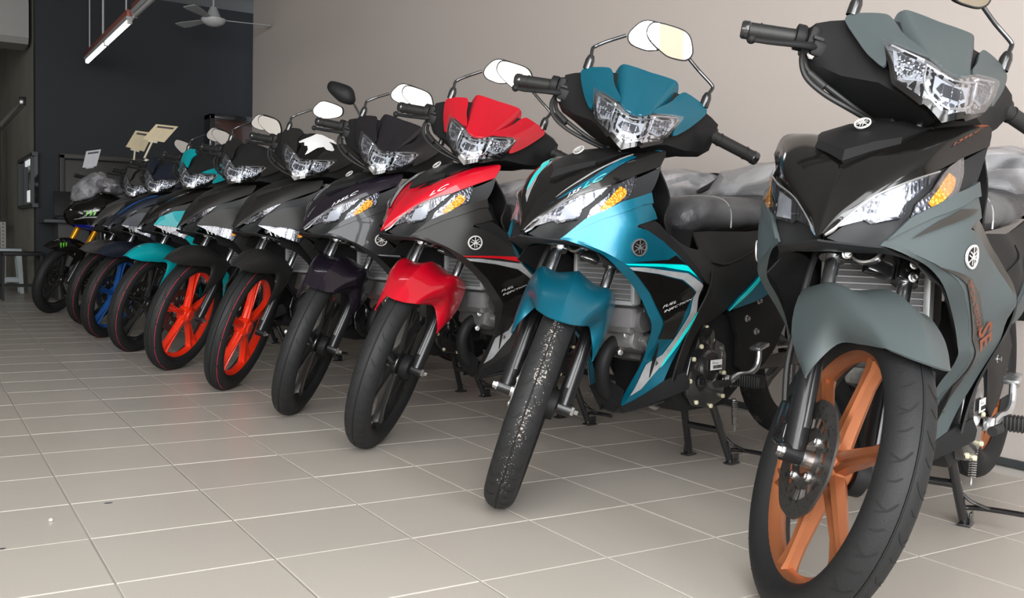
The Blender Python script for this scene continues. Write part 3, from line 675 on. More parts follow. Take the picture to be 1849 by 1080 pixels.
VB = [[(.42,0,1.092),(.42,.03,1.092),(.421,.055,1.086),(.425,.085,1.070)],
[(.375,0,1.078),(.375,.035,1.072),(.38,.07,1.058),(.385,.088,1.048)],
[(.318,0,1.040),(.32,.035,1.034),(.325,.055,1.024),(.33,.062,1.012)],
[(.255,0,.990),(.258,.02,.992),(.264,.034,.998),(.27,.042,.998)]]
vb = P('visor', grid(VB, 5, 4, .004, True), 'VISOR', True, on='B', sharp=40)
LENS = [(0,.984),(-.020,.988),(-.040,1.000),(-.113,1.019),(-.112,1.012),(-.083,.951),(-.040,.929),(-.036,.932),(-.030,.930),(0,.914)]
LENS = LENS+[(-a, b) for a, b in LENS[-2:0:-1]]
def scale_poly(Pn, k, c0=None):
    cx = sum(p[0] for p in Pn)/len(Pn) if c0 is None else c0[0]; cy = sum(p[1] for p in Pn)/len(Pn) if c0 is None else c0[1]
    return [(cx+(p[0]-cx)*k, cy+(p[1]-cy)*k) for p in Pn]
rim = P('headlight_rim', patch(C, [(p[0]*1.05, (p[1]-.96)*1.2+.955) for p in LENS], .0035, .02, .012, 0), 'blackgloss', True, on='AB')
hl = P('headlight', patch(C, scale_poly(LENS, .97, (0, .96)), .0035, .006, .012, 0), 'silver', True, on='AB', label='silver faceted headlight unit with three lamp chambers')
def lampbits(polys, off, m, name, on='AB', surf=None):
    bm = bmesh.new()
    for q in polys:
        for sg in (-1, 1): patch(surf or C, q, off, .002, .012, 0, sg, bm)
    return P(name, bm, m, True, hl, on=on)
BOWL = [(-.098,1.004),(-.060,.994),(-.046,.985),(-.046,.960),(-.070,.956),(-.092,.975)]
BIG = [(-.045,.984),(-.020,.976),(0,.972),(0,.920),(-.022,.932),(-.044,.948)]
lampbits([BOWL], .0045, 'lampgrey', 'lamp_chamber'); lampbits([[(a*.7, (b-.95)*.74+.95) for a, b in BIG]], .0045, 'lampgrey', 'lamp_chamber')
lampbits([[(-.092,1.000),(-.072,.996),(-.066,.986),(-.084,.984)], [(-.064,.993),(-.050,.988),(-.050,.975),(-.062,.977)], [(-.080,.979),(-.066,.977),(-.066,.965),(-.076,.966)], [(0,.964),(-.020,.964),(-.026,.952),(-.014,.943),(0,.943)], [(0,.936),(-.010,.936),(-.012,.929),(0,.925)]], .006, 'lampdark', 'lamp_dark_pane')  # panes of dark glass inside the lamp chambers
bm = bmesh.new()
for sg in (-1, 1):
    for k in range(6): patch(C, [(-.088+k*.0075, 1.000-k*.0025), (-.0855+k*.0075, 1.000-k*.0025), (-.0815+k*.0065, .962), (-.0835+k*.0065, .962)], .007, .001, .02, 0, sg, bm)
    for z in (.984, .973): patch(C, [(-.09, z+.003), (-.048, z), (-.048, z-.002), (-.09, z+.001)], .0072, .001, .012, 0, sg, bm)
for k in range(3): patch(C, [(-.017+k*.016, .966), (-.0155+k*.016, .966), (-.0155+k*.016, .926+.004*(k != 1)), (-.017+k*.016, .926+.004*(k != 1))], .007, .001, .02, 0, -1, bm)
P('reflector_ribs', bm, 'silver2', True, hl, kind='stuff')
bm = bmesh.new()
for pth in ([(-.047,.99),(-.044,.955),(-.030,.936),(0,.926)], [(-.047,.99),(-.02,.98),(0,.976)], [(-.100,1.012),(-.05,.997)]):
    for sg in (-1, 1): add_tube(bm, [P3(C, a, b, .006, sg) for a, b in pth], .0022, 6, 3)
P('chrome_edging', bm, 'chrome', True, hl)
P('headlight_lens', patch(C, LENS, .0115, .0012, .012, 0), 'lens', True, hl, label='clear headlight lens')
for s in (-1, 1):
    a = Vector((.462, s*.20, 1.005)); b = Vector((.498, s*.337, .984)); d = (b-a).normalized()
    bm = tube([a, b-d*.012], [.0165, .0165, .0155, .0165, .0165, .0165], 18)
    for q in (.03, .11): add_tube(bm, [a+d*q, a+d*(q+.003)], .0182, 18)
    add_tube(bm, [a+d*.002, a+d*.012], .0235, 18)
    g = P('grip', bm, 'rubber', True, on='ABC')
    P('bar_end', lathe([(0, 0), (.0165, 0), (.0185, .003), (.0185, .014), (.016, .018), (0, .018)], b-d*.012, d, 18), 'blacksteel', True, g, on='ABC')
# right brake lever, switch housing, cables
bm = tube([(.445,.19,.992),(.425,.215,.985),(.420,.245,.978),(.432,.29,.968),(.440,.325,.962)], [.010,.009,.0075,.0065,.006], 10, 4, .8)
bmesh.ops.create_uvsphere(bm, u_segments=12, v_segments=8, radius=.010, matrix=Matrix.Translation((.441, .328, .962)))
P('brake_lever', bm, 'blackmatte', True, on='AB')
bm = bmesh.new()
add_box(bm, (.462, .212, .998), (.05, .022, .06), None, .008); add_box(bm, (.445, .198, .985), (.045, .03, .03), None, .005)
add_lathe(bm, [(0, 0), (.024, 0), (.026, .004), (.026, .018), (.022, .02), (0, .02)], (.468, .222, 1.002), (.15, 1, -.1), 20)
P('throttle_housing', bm, 'blackmatte', True, on='AB')
bm = bmesh.new()
add_lathe(bm, [(.021, 0), (.0235, .002), (.0235, .006), (.019, .008), (.019, .012), (.0235, .014), (.0235, .018), (.02, .02)], (.463, .196, 1.003), (.15, 1, -.1), 20)
add_box(bm, (.437, .190, .985), (.02, .028, .020), Matrix.Rotation(.3, 3, 'Z'), .003); add_box(bm, (.440, .178, .965), (.024, .02, .018), None, .003); add_box(bm, (.436, .20, 1.005), (.012, .03, .008), None, .002)
P('cable_drum', bm, 'greyblack', True, len(PARTS)-1, on='A')
bm = bmesh.new(); add_box(bm, (.434, .183, .957), (.012, .014, .006), None, .001); add_box(bm, (.4265, .196, .992), (.004, .022, .003)); P('switch_contacts', bm, 'ivory', True, len(PARTS)-2, on='A')
bm = bmesh.new(); bolt(bm, (.438, .205, .972), (-1, .2, -.4), .006, .008); bolt(bm, (.448, .19, .962), (-1, .2, -.4), .005, .008); P('housing_bolts', bm, 'steel', True, PARTS.index(PARTS[-1]), on='A')
bm = bmesh.new()
add_tube(bm, [(.455,.218,.985),(.430,.222,.955),(.415,.205,.925),(.40,.165,.905),(.39,.11,.893),(.40,.05,.885)], .0055, 8, 5)
add_tube(bm, [(.460,.212,.98),(.442,.212,.955),(.428,.195,.935),(.408,.155,.918),(.40,.10,.90),(.41,.05,.89)], .0055, 8, 5)
add_tube(bm, [(.425,.20,.935),(.408,.165,.918)], .0085, 10)
P('throttle_cables', bm, 'rubber', True, on='AB')
# mirrors
MO = [(.046,1.200),(.046,1.220),(.034,1.236),(-.045,1.238),(-.070,1.226),(-.090,1.190),(-.088,1.172),(-.074,1.160),(-.032,1.157),(-.010,1.164),(.030,1.184)]
def mirror(s, flip, dz, dy, on, stalk):
    st = bmesh.new(); add_lathe(st, [(.0125, -.012), (.0125, .012), (.0095, .022), (.007, .026), (0, .026)], (.432, s*.160, 1.078), (.08, 0, 1), 14)
    add_tube(st, [(p[0], p[1]*s, p[2]) for p in stalk], .0048, 10, 3)
    k = P('mirror', st, 'blacksteel', True, on=on)
    O = chaikin([(a+dy, b+dz) for a, b in MO], 2); cx = sum(p[0] for p in O)/len(O); cz = sum(p[1] for p in O)/len(O); xx = .463 if s > 0 else .440
    fl_ = -1 if flip else 1; rows = []
    for sc, dx in ((.985, -.004), (1.0, -.002), (1.0, .005), (.90, .018), (.62, .030), (.2, .035)):
        rows.append([Vector((xx+dx*fl_, -s*(cx+(a-cx)*sc), cz+(b-cz)*sc)) for a, b in O])
    h = P('mirror_housing', loft(rows), 'blackmatte', True, k, on=on, sharp=40)
    bm = bmesh.new(); vs = [bm.verts.new((xx-.0046*fl_, -s*(cx+(a-cx)*.94), cz+(b-cz)*.92)) for a, b in O]; bm.faces.new(vs)
    P('mirror_glass', bm, 'mirror', True, k, on=on)
stA = [(.434,-.160*-1,1.10),(.440,.164,1.118),(.446,.160,1.128),(.452,.135,1.150),(.455,.092,1.180)]
mirror(1, False, 0, 0, 'R', stA)
stL = [(.434,.160,1.10),(.445,.166,1.118),(.448,.160,1.128),(.452,.12,1.150),(.452,.084,1.172)]
PARTS_R = len(PARTS)
mirror(-1, False, 0, 0, 'E', stL)
stF = [(.434,.160,1.10),(.438,.160,1.165),(.442,.150,1.195),(.444,.110,1.240),(.446,.085,1.262)]
mirror(-1, True, .093, .0, 'F', stF)
# nose
nose = P('nose_cowl', grid(NG, 6, 4, .004, True), 'PAINT3', on='AB', sharp=40)
bm = bmesh.new()
SCP = [[(.160,0,.805),(.196,-.040,.824),(.234,-.079,.839)],[(.172,0,.826),(.21,-.040,.842),(.245,-.078,.852)],[(.268,0,.874),(.27,-.045,.873),(.29,-.094,.868)],[(.335,0,.893),(.335,-.05,.892),(.336,-.105,.879)],[(.40,0,.900),(.40,-.05,.899),(.40,-.10,.89)]]
P('hood_scoop', grid(SCP, 1, 1, .012, True), 'SCOOP', on='AB', sharp=12)
NB = (TPS([(p[1],p[2],p[0]) for r in SCP[:4] for p in r]+[(-p[1],p[2],p[0]) for r in SCP[:4] for p in r if p[1]]), 'front')
PL = (lambda u, v: .262+(v-.878)*1.1, 'front')
P('round_badge', badge_bm(PL, (0, .880), .0155, -1, .004, sy=.68), 'emblem', on='A', label='round silver emblem of crossed tuning forks')
HS = [(-.010,.668),(-.030,.688),(-.073,.735),(-.138,.778),(-.176,.812),(-.203,.838),(-.197,.80),(-.192,.768),(-.175,.744),(-.124,.703),(-.092,.656),(-.04,.656)]
P('lamp_housing', both(lambda sg, bm: patch(H, HS, -.005, .006, .016, 0, sg, bm)), 'greyblack', on='AB')
DRL = [(-.021,.685),(-.041,.711),(-.07,.738),(-.114,.763),(-.148,.781),(-.128,.746),(-.112,.727),(-.111,.702),(-.068,.692),(-.059,.699)]
TSI = [(-.122,.706),(-.126,.727),(-.145,.753),(-.158,.794),(-.169,.814),(-.172,.786),(-.172,.767),(-.174,.748),(-.134,.708)]
DRB = [(-.026,.692),(-.05,.712),(-.09,.742),(-.142,.776),(-.125,.752),(-.10,.722),(-.07,.702),(-.04,.690)]
for sg in (-1, 1):
    dl = P('position_light', patch(H, DRL, .001, .004, .012, 0, sg), 'silver3', on='A')
    P('light_blade', patch(H, [(-.073,.700),(-.079,.735),(-.111,.752),(-.111,.727),(-.107,.704)], .003, .002, .012, 0, sg), 'lampgrey', False, dl, on='A')
    bm = bmesh.new()
    for k in range(6): patch(H, [(-.114-k*.005, .740+k*.0045), (-.1160-k*.005, .7405+k*.0045), (-.1165-k*.005, .757+k*.004), (-.1145-k*.005, .7565+k*.004)], .003, .001, .02, 0, sg, bm)
    for k in range(4): patch(H, [(-.036-k*.009, .695+k*.001), (-.038-k*.009, .695+k*.001), (-.040-k*.009, .708+k*.006), (-.038-k*.009, .707+k*.006)], .003, .001, .02, 0, sg, bm)
    P('light_ribs', bm, 'lampdark', False, dl, on='A', kind='stuff')
    P('light_lens', patch(H, scale_poly(DRL, 1.03), .006, .001, .014, 0, sg), 'lens', False, dl, on='A')
    ts = P('turn_signal', patch(H, TSI, .001, .004, .012, 0, sg), 'silver3', on='A')
    P('amber_reflector', patch(H, [(-.142,.730),(-.151,.754),(-.160,.785),(-.167,.776),(-.168,.749),(-.160,.733),(-.148,.721)], .003, .002, .012, 0, sg), 'amber', False, ts, on='A', label='amber faceted reflector')
    P('signal_lens', patch(H, scale_poly(TSI, 1.03), .006, .001, .014, 0, sg), 'lens', False, ts, on='A')
    db = P('position_light', patch(H, DRB, .003, .004, .012, 0, sg), 'silver3', on='B')
    P('light_lens', patch(H, scale_poly(DRB, 1.03), .006, .001, .014, 0, sg), 'lens', False, db, on='B')
    bm = bmesh.new(); add_tube(bm, [P3(H, a, b, .004, sg) for a, b in ((-.004,.670),(-.016,.680),(-.030,.698),(-.068,.7375),(-.112,.764),(-.150,.785))], [.0035, .0035, .002, .0018, .0018, .0022, .0015], 6, 4)
    P('chrome_trim', bm, 'chrome', on='A')
    # wing signal of the B type
bm = bmesh.new()
_chin = [[(.060,0,.664),(.075,-.03,.660),(.10,-.075,.656),(.112,-.092,.655)],[(.10,0,.648),(.11,-.04,.646),(.13,-.08,.646),(.15,-.105,.645)],[(.19,0,.652),(.19,-.04,.650),(.195,-.09,.646),(.20,-.13,.628)]]
P('chin_panel', grid(_chin, 4, 4, .004, True), 'greyblack', on='AB', sharp=40)
# leg shields
OUT = [(.111,.658),(.160,.704),(.233,.748),(.318,.774),(.322,.742),(.334,.726),(.341,.711),(.268,.695),(.262,.688),(.30,.681),(.362,.657),(.406,.629),(.444,.591),(.488,.548),(.506,.482),(.507,.43),(.501,.378),(.486,.289),(.417,.218),(.416,.248),(.434,.34),(.424,.393),(.4,.446),(.375,.484),(.336,.526),(.265,.581),(.236,.6),(.194,.626),(.158,.644),(.128,.652)]
RB = [(.265,.694),(.300,.703),(.336,.706),(.355,.698),(.427,.642),(.470,.592),(.51,.53),(.488,.545),(.444,.588),(.406,.626),(.343,.663),(.30,.681)]
WING = [(.117,.664),(.157,.704),(.233,.748),(.318,.774),(.322,.748),(.286,.743),(.193,.706)]
LB = [(.506,.482),(.529,.537),(.55,.581),(.60,.56),(.60,.45),(.575,.396),(.545,.302),(.486,.289),(.501,.378)]
BEL = [(.417,.218),(.486,.289),(.505,.302),(.529,.315),(.545,.29),(.548,.268),(.482,.228),(.428,.198),(.40,.200)]
badgeo = []
for sg in (-1, 1):
    bm = patch(S, OUT, 0, .004, .016, 0, sg)
    # inner flange along the front edge, folding towards the middle of the bike
    fl_ = [(.111,.658,-.091),(.127,.654,-.105),(.168,.639,-.130),(.205,.621,-.150),(.238,.592,-.165),(.295,.551,-.165),(.338,.51,-.165),(.363,.474,-.165),(.377,.459,-.163),(.40,.432,-.148),(.42,.397,-.122),(.436,.345,-.093),(.426,.273,-.056),(.415,.216,-.028)]
    ou_ = [(.113,.660),(.135,.656),(.17,.641),(.21,.622),(.244,.596),(.295,.558),(.340,.523),(.375,.484),(.388,.464),(.40,.446),(.424,.393),(.434,.34),(.418,.255),(.417,.219)]
    A = cr([(a, c_*(1 if sg < 0 else -1), b) for a, b, c_ in fl_], 3); B = cr([tuple(P3(S, a, b, .0, sg)) for a, b in ou_], 3)
    A = [Vector((p.x-.004, p.y*.985, p.z-.003)) for p in A]
    VA = [bm.verts.new(p) for p in A]; VB_ = [bm.verts.new(p) for p in B]
    for i in range(len(VA)-1): bm.faces.new((VA[i], VA[i+1], VB_[i+1], VB_[i]))
    ls = P('leg_shield', bm, 'PAINT4', on='A', sharp=40)
    P('rear_insert', patch(S, RB, -.003, .004, .016, 0, sg), 'INSERT', False, ls, on='A')
    P('upper_wing', patch(S, WING, .0045, .006, .016, 0, sg), 'PAINT4', False, ls, on='A')
    P('leg_lower_trim', patch(BODY, LB, .004, .004, .016, 0, sg), 'blackmatte', on='AB')
    P('belly_fairing', patch(S, BEL, .002, .004, .016, 0, sg), 'BELLY', on='AB')
    bd = P('round_badge_backing', bmesh.new() if 0 else patch(S, [(.272+.0235*math.cos(t*PI/10), .640+.0215*math.sin(t*PI/10)) for t in range(20)], .002, .001, .02, 0, sg), 'black', False, ls, on='A')
    P('round_badge', badge_bm(S, (.272, .640), .0235, sg, .0035, rot=.1, sy=.92), 'BADGE', False, ls, on='A', label='round emblem of crossed tuning forks')
    badgeo.append(ls)
    # B type shields
    wg = [(.120,.687),(.147,.728),(.205,.758),(.30,.770),(.345,.74),(.36,.70),(.30,.665),(.268,.667),(.19,.680)]
    lb = P('leg_shield', patch(S, [(.249,.622),(.268,.667),(.30,.665),(.36,.70),(.44,.63),(.488,.548),(.506,.482),(.501,.378),(.486,.289),(.417,.218),(.434,.34),(.424,.393),(.4,.446),(.36,.505)], 0, .004, .018, 0, sg), 'PAINT4', on='B')
    P('upper_wing', patch(S, wg, .010, .010, .016, 0, sg), 'PAINT5', False, lb, on='B')
    P('shield_stripe', patch(S, [(.30,.655),(.375,.60),(.40,.585),(.33,.62)], .002, .002, .02, 0, sg), 'brownblk', False, lb, on='B')
    si = P('turn_signal', patch(S, [(.122,.684),(.19,.677),(.268,.664),(.276,.655),(.249,.620),(.19,.645)], .014, .010, .014, 0, sg), 'silver3', on='B')
    P('signal_lens', patch(S, [(.120,.686),(.19,.680),(.270,.666),(.280,.655),(.250,.617),(.19,.642)], .019, .001, .014, 0, sg), 'lens', False, si, on='B')
    bm = bmesh.new()
    for k in range(7): patch(S, [(.150+k*.016, .680-k*.002), (.154+k*.016, .680-k*.002), (.166+k*.013, .644-k*.002), (.162+k*.013, .644-k*.002)], .016, .001, .02, 0, sg, bm)
    P('reflector_ribs', bm, 'emblemdark', False, si, on='B', kind='stuff')
    P('amber_reflector', patch(S, [(.240,.655),(.258,.655),(.262,.642),(.245,.640)], .016, .001, .02, 0, sg), 'amber', False, si, on='B', label='small amber bulb reflector')
    # inner black lining behind each shield
    lin = [[(.20,.118,.635),(.20,.150,.60)],[(.27,.12,.64),(.27,.160,.575)],[(.36,.125,.62),(.36,.160,.49)],[(.43,.12,.55),(.43,.145,.40)],[(.46,.08,.40),(.45,.105,.30)],[(.46,.04,.26),(.46,.055,.215)]]
    P('inner_lining', grid([[(a, b*sg, c_) for a, b, c_ in r] for r in lin], 4, 3, .003), 'blackmatte', on='AB')
# --- radiator
bm = bmesh.new()
for s in (-1, 1): add_box(bm, (.385, s*.100, .592), (.030, .014, .20), None, .004)
add_box(bm, (.385, 0, .495), (.030, .20, .012), None, .003)
rd = P('radiator', bm, 'radi', on='AB')
P('radiator_core', box((.389, 0, .594), (.016, .19, .19)), mat('radiator_core_grey', (.19, .19, .195), .6, .3, bump=.8, bscale=420), False, rd, on='AB')
bm = bmesh.new()
for k in range(15): add_box(bm, (.3775, 0, .505+k*.0127), (.010, .19, .0022))
P('cooling_fins', bm, 'radi', False, rd, on='AB', kind='stuff')
bm = bmesh.new()
add_box(bm, (.48, 0, .60), (.16, .17, .24), None, .02); add_box(bm, (.40, .0, .72), (.20, .20, .10), None, .02); add_box(bm, (.33, 0, .80), (.10, .20, .10), None, .02)
P('inner_body', bm, 'blackmatte', on='AB')
# front tunnel between legs and seat
tun = [[(.37,0,.845),(.36,.12,.842),(.35,.19,.83)],[(.40,0,.80),(.40,.13,.785),(.39,.192,.765)],[(.43,0,.73),(.42,.12,.72),(.375,.190,.705)],[(.50,0,.665),(.49,.08,.655),(.44,.18,.64)],[(.58,0,.665),(.58,.06,.655),(.55,.14,.632)],[(.60,0,.69),(.61,.05,.69),(.61,.11,.686)]]
P('inner_leg_panel', grid(tun, 4, 4, .004, True), 'blackmatte', on='AB', sharp=40)
SCV = [(.355,.700),(.40,.678),(.46,.645),(.547,.634),(.580,.672),(.60,.687),(.87,.692),(1.02,.715),(1.3,.775),(1.5,.82),(1.5,.79),(1.3,.70),(1.1,.62),(.911,.55),(.755,.506),(.741,.471),(.66,.44),(.60,.43),(.56,.56),(.52,.545),(.470,.59),(.427,.642)]
TAIL = [(.741,.471),(.762,.508),(.838,.575),(.911,.600),(1.1,.67),(1.3,.74),(1.46,.79),(1.46,.77),(1.3,.68),(1.1,.60),(.96,.54),(.86,.500)]
for sg in (-1, 1):
    P('side_cover', patch(BODY, SCV, 0, .004, .03, 1, sg), 'blackmatte', on='AB')
    tf = P('tail_fairing', patch(BODY, TAIL, .006, .006, .03, 0, sg), 'TAILP', on='AB')
    P('tail_stripe', patch(BODY, [(.741,.471),(.762,.508),(.838,.575),(.911,.600),(.905,.588),(.84,.560),(.772,.50)], .0085, .002, .03, 0, sg), 'TAILS', False, tf, on='A')
P('crease_line', both(lambda sg, bm: add_tube(bm, [P3(BODY, a, b, .001, sg) for a, b in ((.60,.605),(.70,.600),(.80,.635),(.88,.665))], .003, 6, 4)), 'blackmatte', on='A')
# seat, film, tail
def seat_rows(k, dz, n=14):
    out = []
    for x, hw, zl, zt in ((.598,.045,.69,.722),(.615,.075,.678,.752),(.65,.098,.672,.772),(.70,.115,.680,.784),(.76,.125,.686,.788),(.85,.135,.690,.786),(.95,.142,.70,.792),(1.03,.143,.715,.822),(1.15,.138,.738,.848),(1.32,.125,.768,.868),(1.46,.10,.80,.876),(1.52,.06,.815,.868)):
        r = []
        for j in range(n):
            t = 2*PI*j/n; cx, sx = math.cos(t), math.sin(t); q = .62
            r.append(Vector((x, (abs(cx)**q)*(1 if cx > 0 else -1)*hw*k, (zl+zt)/2+dz+(abs(sx)**.8)*(1 if sx > 0 else -1)*(zt-zl)/2*k)))
        out.append(r)
    return out
def smooth_rows(rows, n=3):
    cols = [cr([r[j] for r in rows], n) for j in range(len(rows[0]))]; return [[c_[i] for c_ in cols] for i in range(len(cols[0]))]
st = P('seat', loft(smooth_rows(seat_rows(1, 0, 20))), 'seat', on='ABC', sharp=50)
bm = bmesh.new()
add_tube(bm, [(.765, y, z) for y, z in ((-.126,.70),(-.124,.745),(-.10,.778),(-.05,.790),(0,.792),(.05,.79),(.10,.778),(.124,.745),(.126,.70))], .0022, 6, 4)
P('seat_piping', bm, 'stitch', False, st, on='A')
def crumple(bm, amp, sc, zmin=-9):
    for v in bm.verts:
        nv = noise.noise_vector(v.co*sc)+noise.noise_vector(v.co*sc*2.7)*.45
        v.co += Vector((nv.x*.5, nv.y, nv.z))*amp
    return bm
rows = seat_rows(1.05, .003, 40); bm = loft(smooth_rows(rows, 7)); crumple(bm, .0042, 15)
P('plastic_film', bm, 'wrap', False, st, on='AB', sharp=80, label='crumpled clear plastic film over the seat')
bm = loft([[Vector((x, y*hw, z0+z*(z1-z0))) for y, z in ((-1, 0), (-1.02, .45), (-.8, .9), (-.3, 1.02), (.3, 1.0), (.8, .9), (1.02, .5), (1, 0))] for x, hw, z0, z1 in ((.99,.13,.76,.84),(1.08,.155,.74,.90),(1.22,.16,.75,.925),(1.38,.15,.78,.935),(1.52,.12,.81,.94),(1.58,.07,.83,.90))])
bmesh.ops.subdivide_edges(bm, edges=bm.edges, cuts=7, use_grid_fill=True); crumple(bm, .009, 8)
P('loose_film', bm, 'wrap2', False, st, on='A', sharp=80, label='loose milky plastic film over the rear seat')
bm = bmesh.new()
for s in (-1, 1): add_tube(bm, [(1.20, s*.13, .79), (1.38, s*.145, .86), (1.50, s*.12, .905), (1.555, s*.07, .925), (1.57, 0, .928)], .011, 8, 4)
add_box(bm, (1.545, .0, .905), (.05, .10, .02), None, .006)
for s in (-1, 1): add_box(bm, (1.565, s*.05, .89), (.03, .02, .06), Matrix.Rotation(.5, 3, 'Y'), .005)
P('grab_rail', bm, 'blackmatte', on='AB')
P('tail_light', loft([[Vector((x, y*w_, z+h*dz)) for y, h in ((-1, -1), (-1, 1), (1, 1), (1, -1))] for x, w_, z, dz in ((1.44,.10,.78,.035),(1.54,.08,.80,.03),(1.60,.04,.81,.015))]), 'blackgloss', on='AB')
P('rear_fender', loft([[Vector((x, y*.06, z+t)) for y, t in ((-1, -.02), (-.7, .01), (.7, .01), (1, -.02))] for x, z in ((1.10,.60),(1.25,.66),(1.42,.66),(1.55,.58),(1.62,.47))]), 'blackmatte', on='AB')
# --- engine
bm = bmesh.new()
add_box(bm, (.475, -.01, .43), (.13, .15, .15), Matrix.Rotation(.25, 3, 'Y'), .018)
add_box(bm, (.425, -.012, .455), (.06, .14, .10), Matrix.Rotation(.25, 3, 'Y'), .012)
for k in range(5): add_box(bm, (.53+k*.014, -.0, .395-k*.004), (.005, .17, .13), Matrix.Rotation(.25, 3, 'Y'), .001)
add_lathe(bm, [(0, .02), (.030, .018), (.034, 0), (.034, -.02)], (.43, -.085, .45), (0, -1, 0), 20)
add_box(bm, (.455, -.095, .395), (.05, .02, .035), Matrix.Rotation(-.6, 3, 'Y'), .004)
add_tube(bm, [(.41, -.05, .52), (.44, -.06, .50), (.50, -.05, .50)], .020, 14, 3)
add_tube(bm, [(.455, -.11, .34), (.50, -.11, .345)], .012, 10); add_tube(bm, [(.47, -.10, .36), (.48, -.10, .29)], .011, 10)
en = P('engine', bm, 'alu', on='AB', sharp=40)
P('spark_plug_seat', lathe([(.024, 0), (.022, .005), (.012, .006), (.010, .012), (0, .012)], (.452, -.064, .388), (-.6, -1, 0), 18), 'steel', False, en, on='AB')
P('spark_plug_cable', tube([(.445, -.077, .390), (.440, -.09, .43), (.43, -.09, .47), (.44, -.05, .52)], .0045, 8, 4), 'rubber', False, en, on='AB')
P('coolant_reservoir', box((.40, -.045, .455), (.03, .09, .055), None, .010), 'radi' if 0 else mat('milky_reservoir', (.16, .155, .16), .35, coat=.4), on='AB')
for q in ((.425, -.10, .475), (.47, -.11, .455), (.44, -.095, .345), (.49, -.105, .31), (.40, -.06, .41), (.415, -.03, .36)):
    bm = bmesh.new(); bolt(bm, q, (-.5, -1, 0), .0055, .008); P('engine_bolt', bm, 'steel', False, en, on='A', sharp=20)
P('exhaust_pipe', tube([(.47,-.0,.40),(.43,-.012,.395),(.385,-.015,.37),(.368,-.01,.325),(.385,.0,.275),(.43,.01,.235),(.52,.04,.215),(.65,.09,.20),(.80,.13,.22)], .0195, 16, 5), 'blackmatte', on='AB')
bm = tube([(.80,.13,.22),(.86,.15,.25),(.92,.165,.29),(1.30,.19,.42),(1.45,.195,.47)], [.02,.03,.045,.05,.05,.045], 18, 3)
P('muffler', bm, 'blackmatte', on='AB')
P('belly_plate', grid([[(.40,-.06,.262),(.40,0,.285),(.40,.06,.262)],[(.425,-.04,.205),(.425,0,.20),(.425,.04,.205)],[(.52,-.10,.23),(.52,0,.20),(.52,.10,.23)]], 4, 4, .004), 'blackmatte', on='AB')
CC_ = [(.640,.44),(.661,.432),(.675,.405),(.700,.385),(.753,.378),(.768,.34),(.768,.26),(.755,.215),(.700,.195),(.625,.208),(.590,.240),(.580,.29),(.598,.345),(.628,.385)]
P('crankcase', prism([(.56,.22),(.60,.19),(.80,.19),(.88,.24),(.88,.40),(.80,.46),(.62,.46),(.55,.40)], -.105, .11, XZ, .012), 'blackmatte', on='AB')
cc = P('crankcase_cover', prism(CC_, -.128, -.09, XZ, .006), 'blacksteel', on='AB', sharp=50)
bm = lathe([(0, -.134), (.040, -.134), (.046, -.128), (.046, -.12)], (.685, 0, .315), (0, 1, 0), 32); add_lathe(bm, [(.017, -.132), (.015, -.137), (.009, -.137), (.008, -.132), (0, -.132)], (.640, 0, .275), (0, 1, 0), 20)
add_lathe(bm, [(0, -.140), (.024, -.138), (.027, -.128)], (.665, 0, .40), (0, 1, 0), 20)
P('cover_boss', bm, 'blacksteel', False, cc, on='AB')
for q in ((.661,.424),(.691,.389),(.640,.372),(.607,.339),(.593,.28),(.625,.219),(.694,.203),(.751,.226),(.753,.291)):
    bm = bmesh.new(); add_lathe(bm, [(.0065, 0), (.0065, .005), (.004, .007), (0, .007)], (q[0], -.128, q[1]), (0, -1, 0), 8); P('cover_bolt', bm, 'brass', False, cc, on='A', sharp=25)
stk = P('label_sticker', box((.700, -.1392, .319), (.054, .0012, .028)), 'white', False, cc, on='A', label='white barcode sticker')
bm = bmesh.new(); random.seed(3); x = .684
while x < .724:
    wd = random.choice((.0007, .0012, .0018)); add_box(bm, (x+wd/2, -.1400, .3135), (wd, .0004, .009)); x += wd+random.choice((.0008, .0012))
for k in range(3): add_box(bm, (.684+k*.010, -.1400, .3235), (.007, .0004, .0018))
for k in range(2): add_box(bm, (.682+k*.007, -.1400, .3275), (.005, .0004, .0012))
P('barcode', bm, 'black', False, cc, on='A', kind='stuff', smooth=False)
# engine hanger, frame bracket, swingarm
bm = prism([(.80,.46),(.90,.53),(1.00,.52),(1.10,.42),(1.04,.34),(.98,.30),(.90,.26),(.84,.30),(.84,.38)], -.118, .118, XZ, .006)
add_tube(bm, [(.86, -.115, .50), (1.02, -.12, .56), (1.25, -.12, .66)], .014, 10)
add_tube(bm, [(.86, .115, .50), (1.02, .12, .56), (1.25, .12, .66)], .014, 10)
P('frame_bracket', bm, 'blackmatte', on='AB')
for q in ((.875,.44),(.936,.49),(.925,.40)):
    bm = bmesh.new(); add_lathe(bm, [(0, 0), (.010, 0), (.010, .002), (.006, .003), (.006, .010), (.003, .010), (.003, .006), (0, .006)], (q[0], -.118, q[1]), (0, -1, 0), 12); P('bracket_bolt', bm, 'steel', on='A', sharp=25)
bm = bmesh.new()
for s in (-1, 1): add_box(bm, (1.10, s*.085, .30), (.50, .022, .042), Matrix.Rotation(-.02, 3, 'Y'), .006)
add_tube(bm, [(.86, -.095, .30), (.86, .095, .30)], .02, 12)
P('swingarm', bm, 'blacksteel', on='AB')
P('drive_chain', box((1.08, -.060, .335), (.50, .012, .006)), 'steel', on='A')
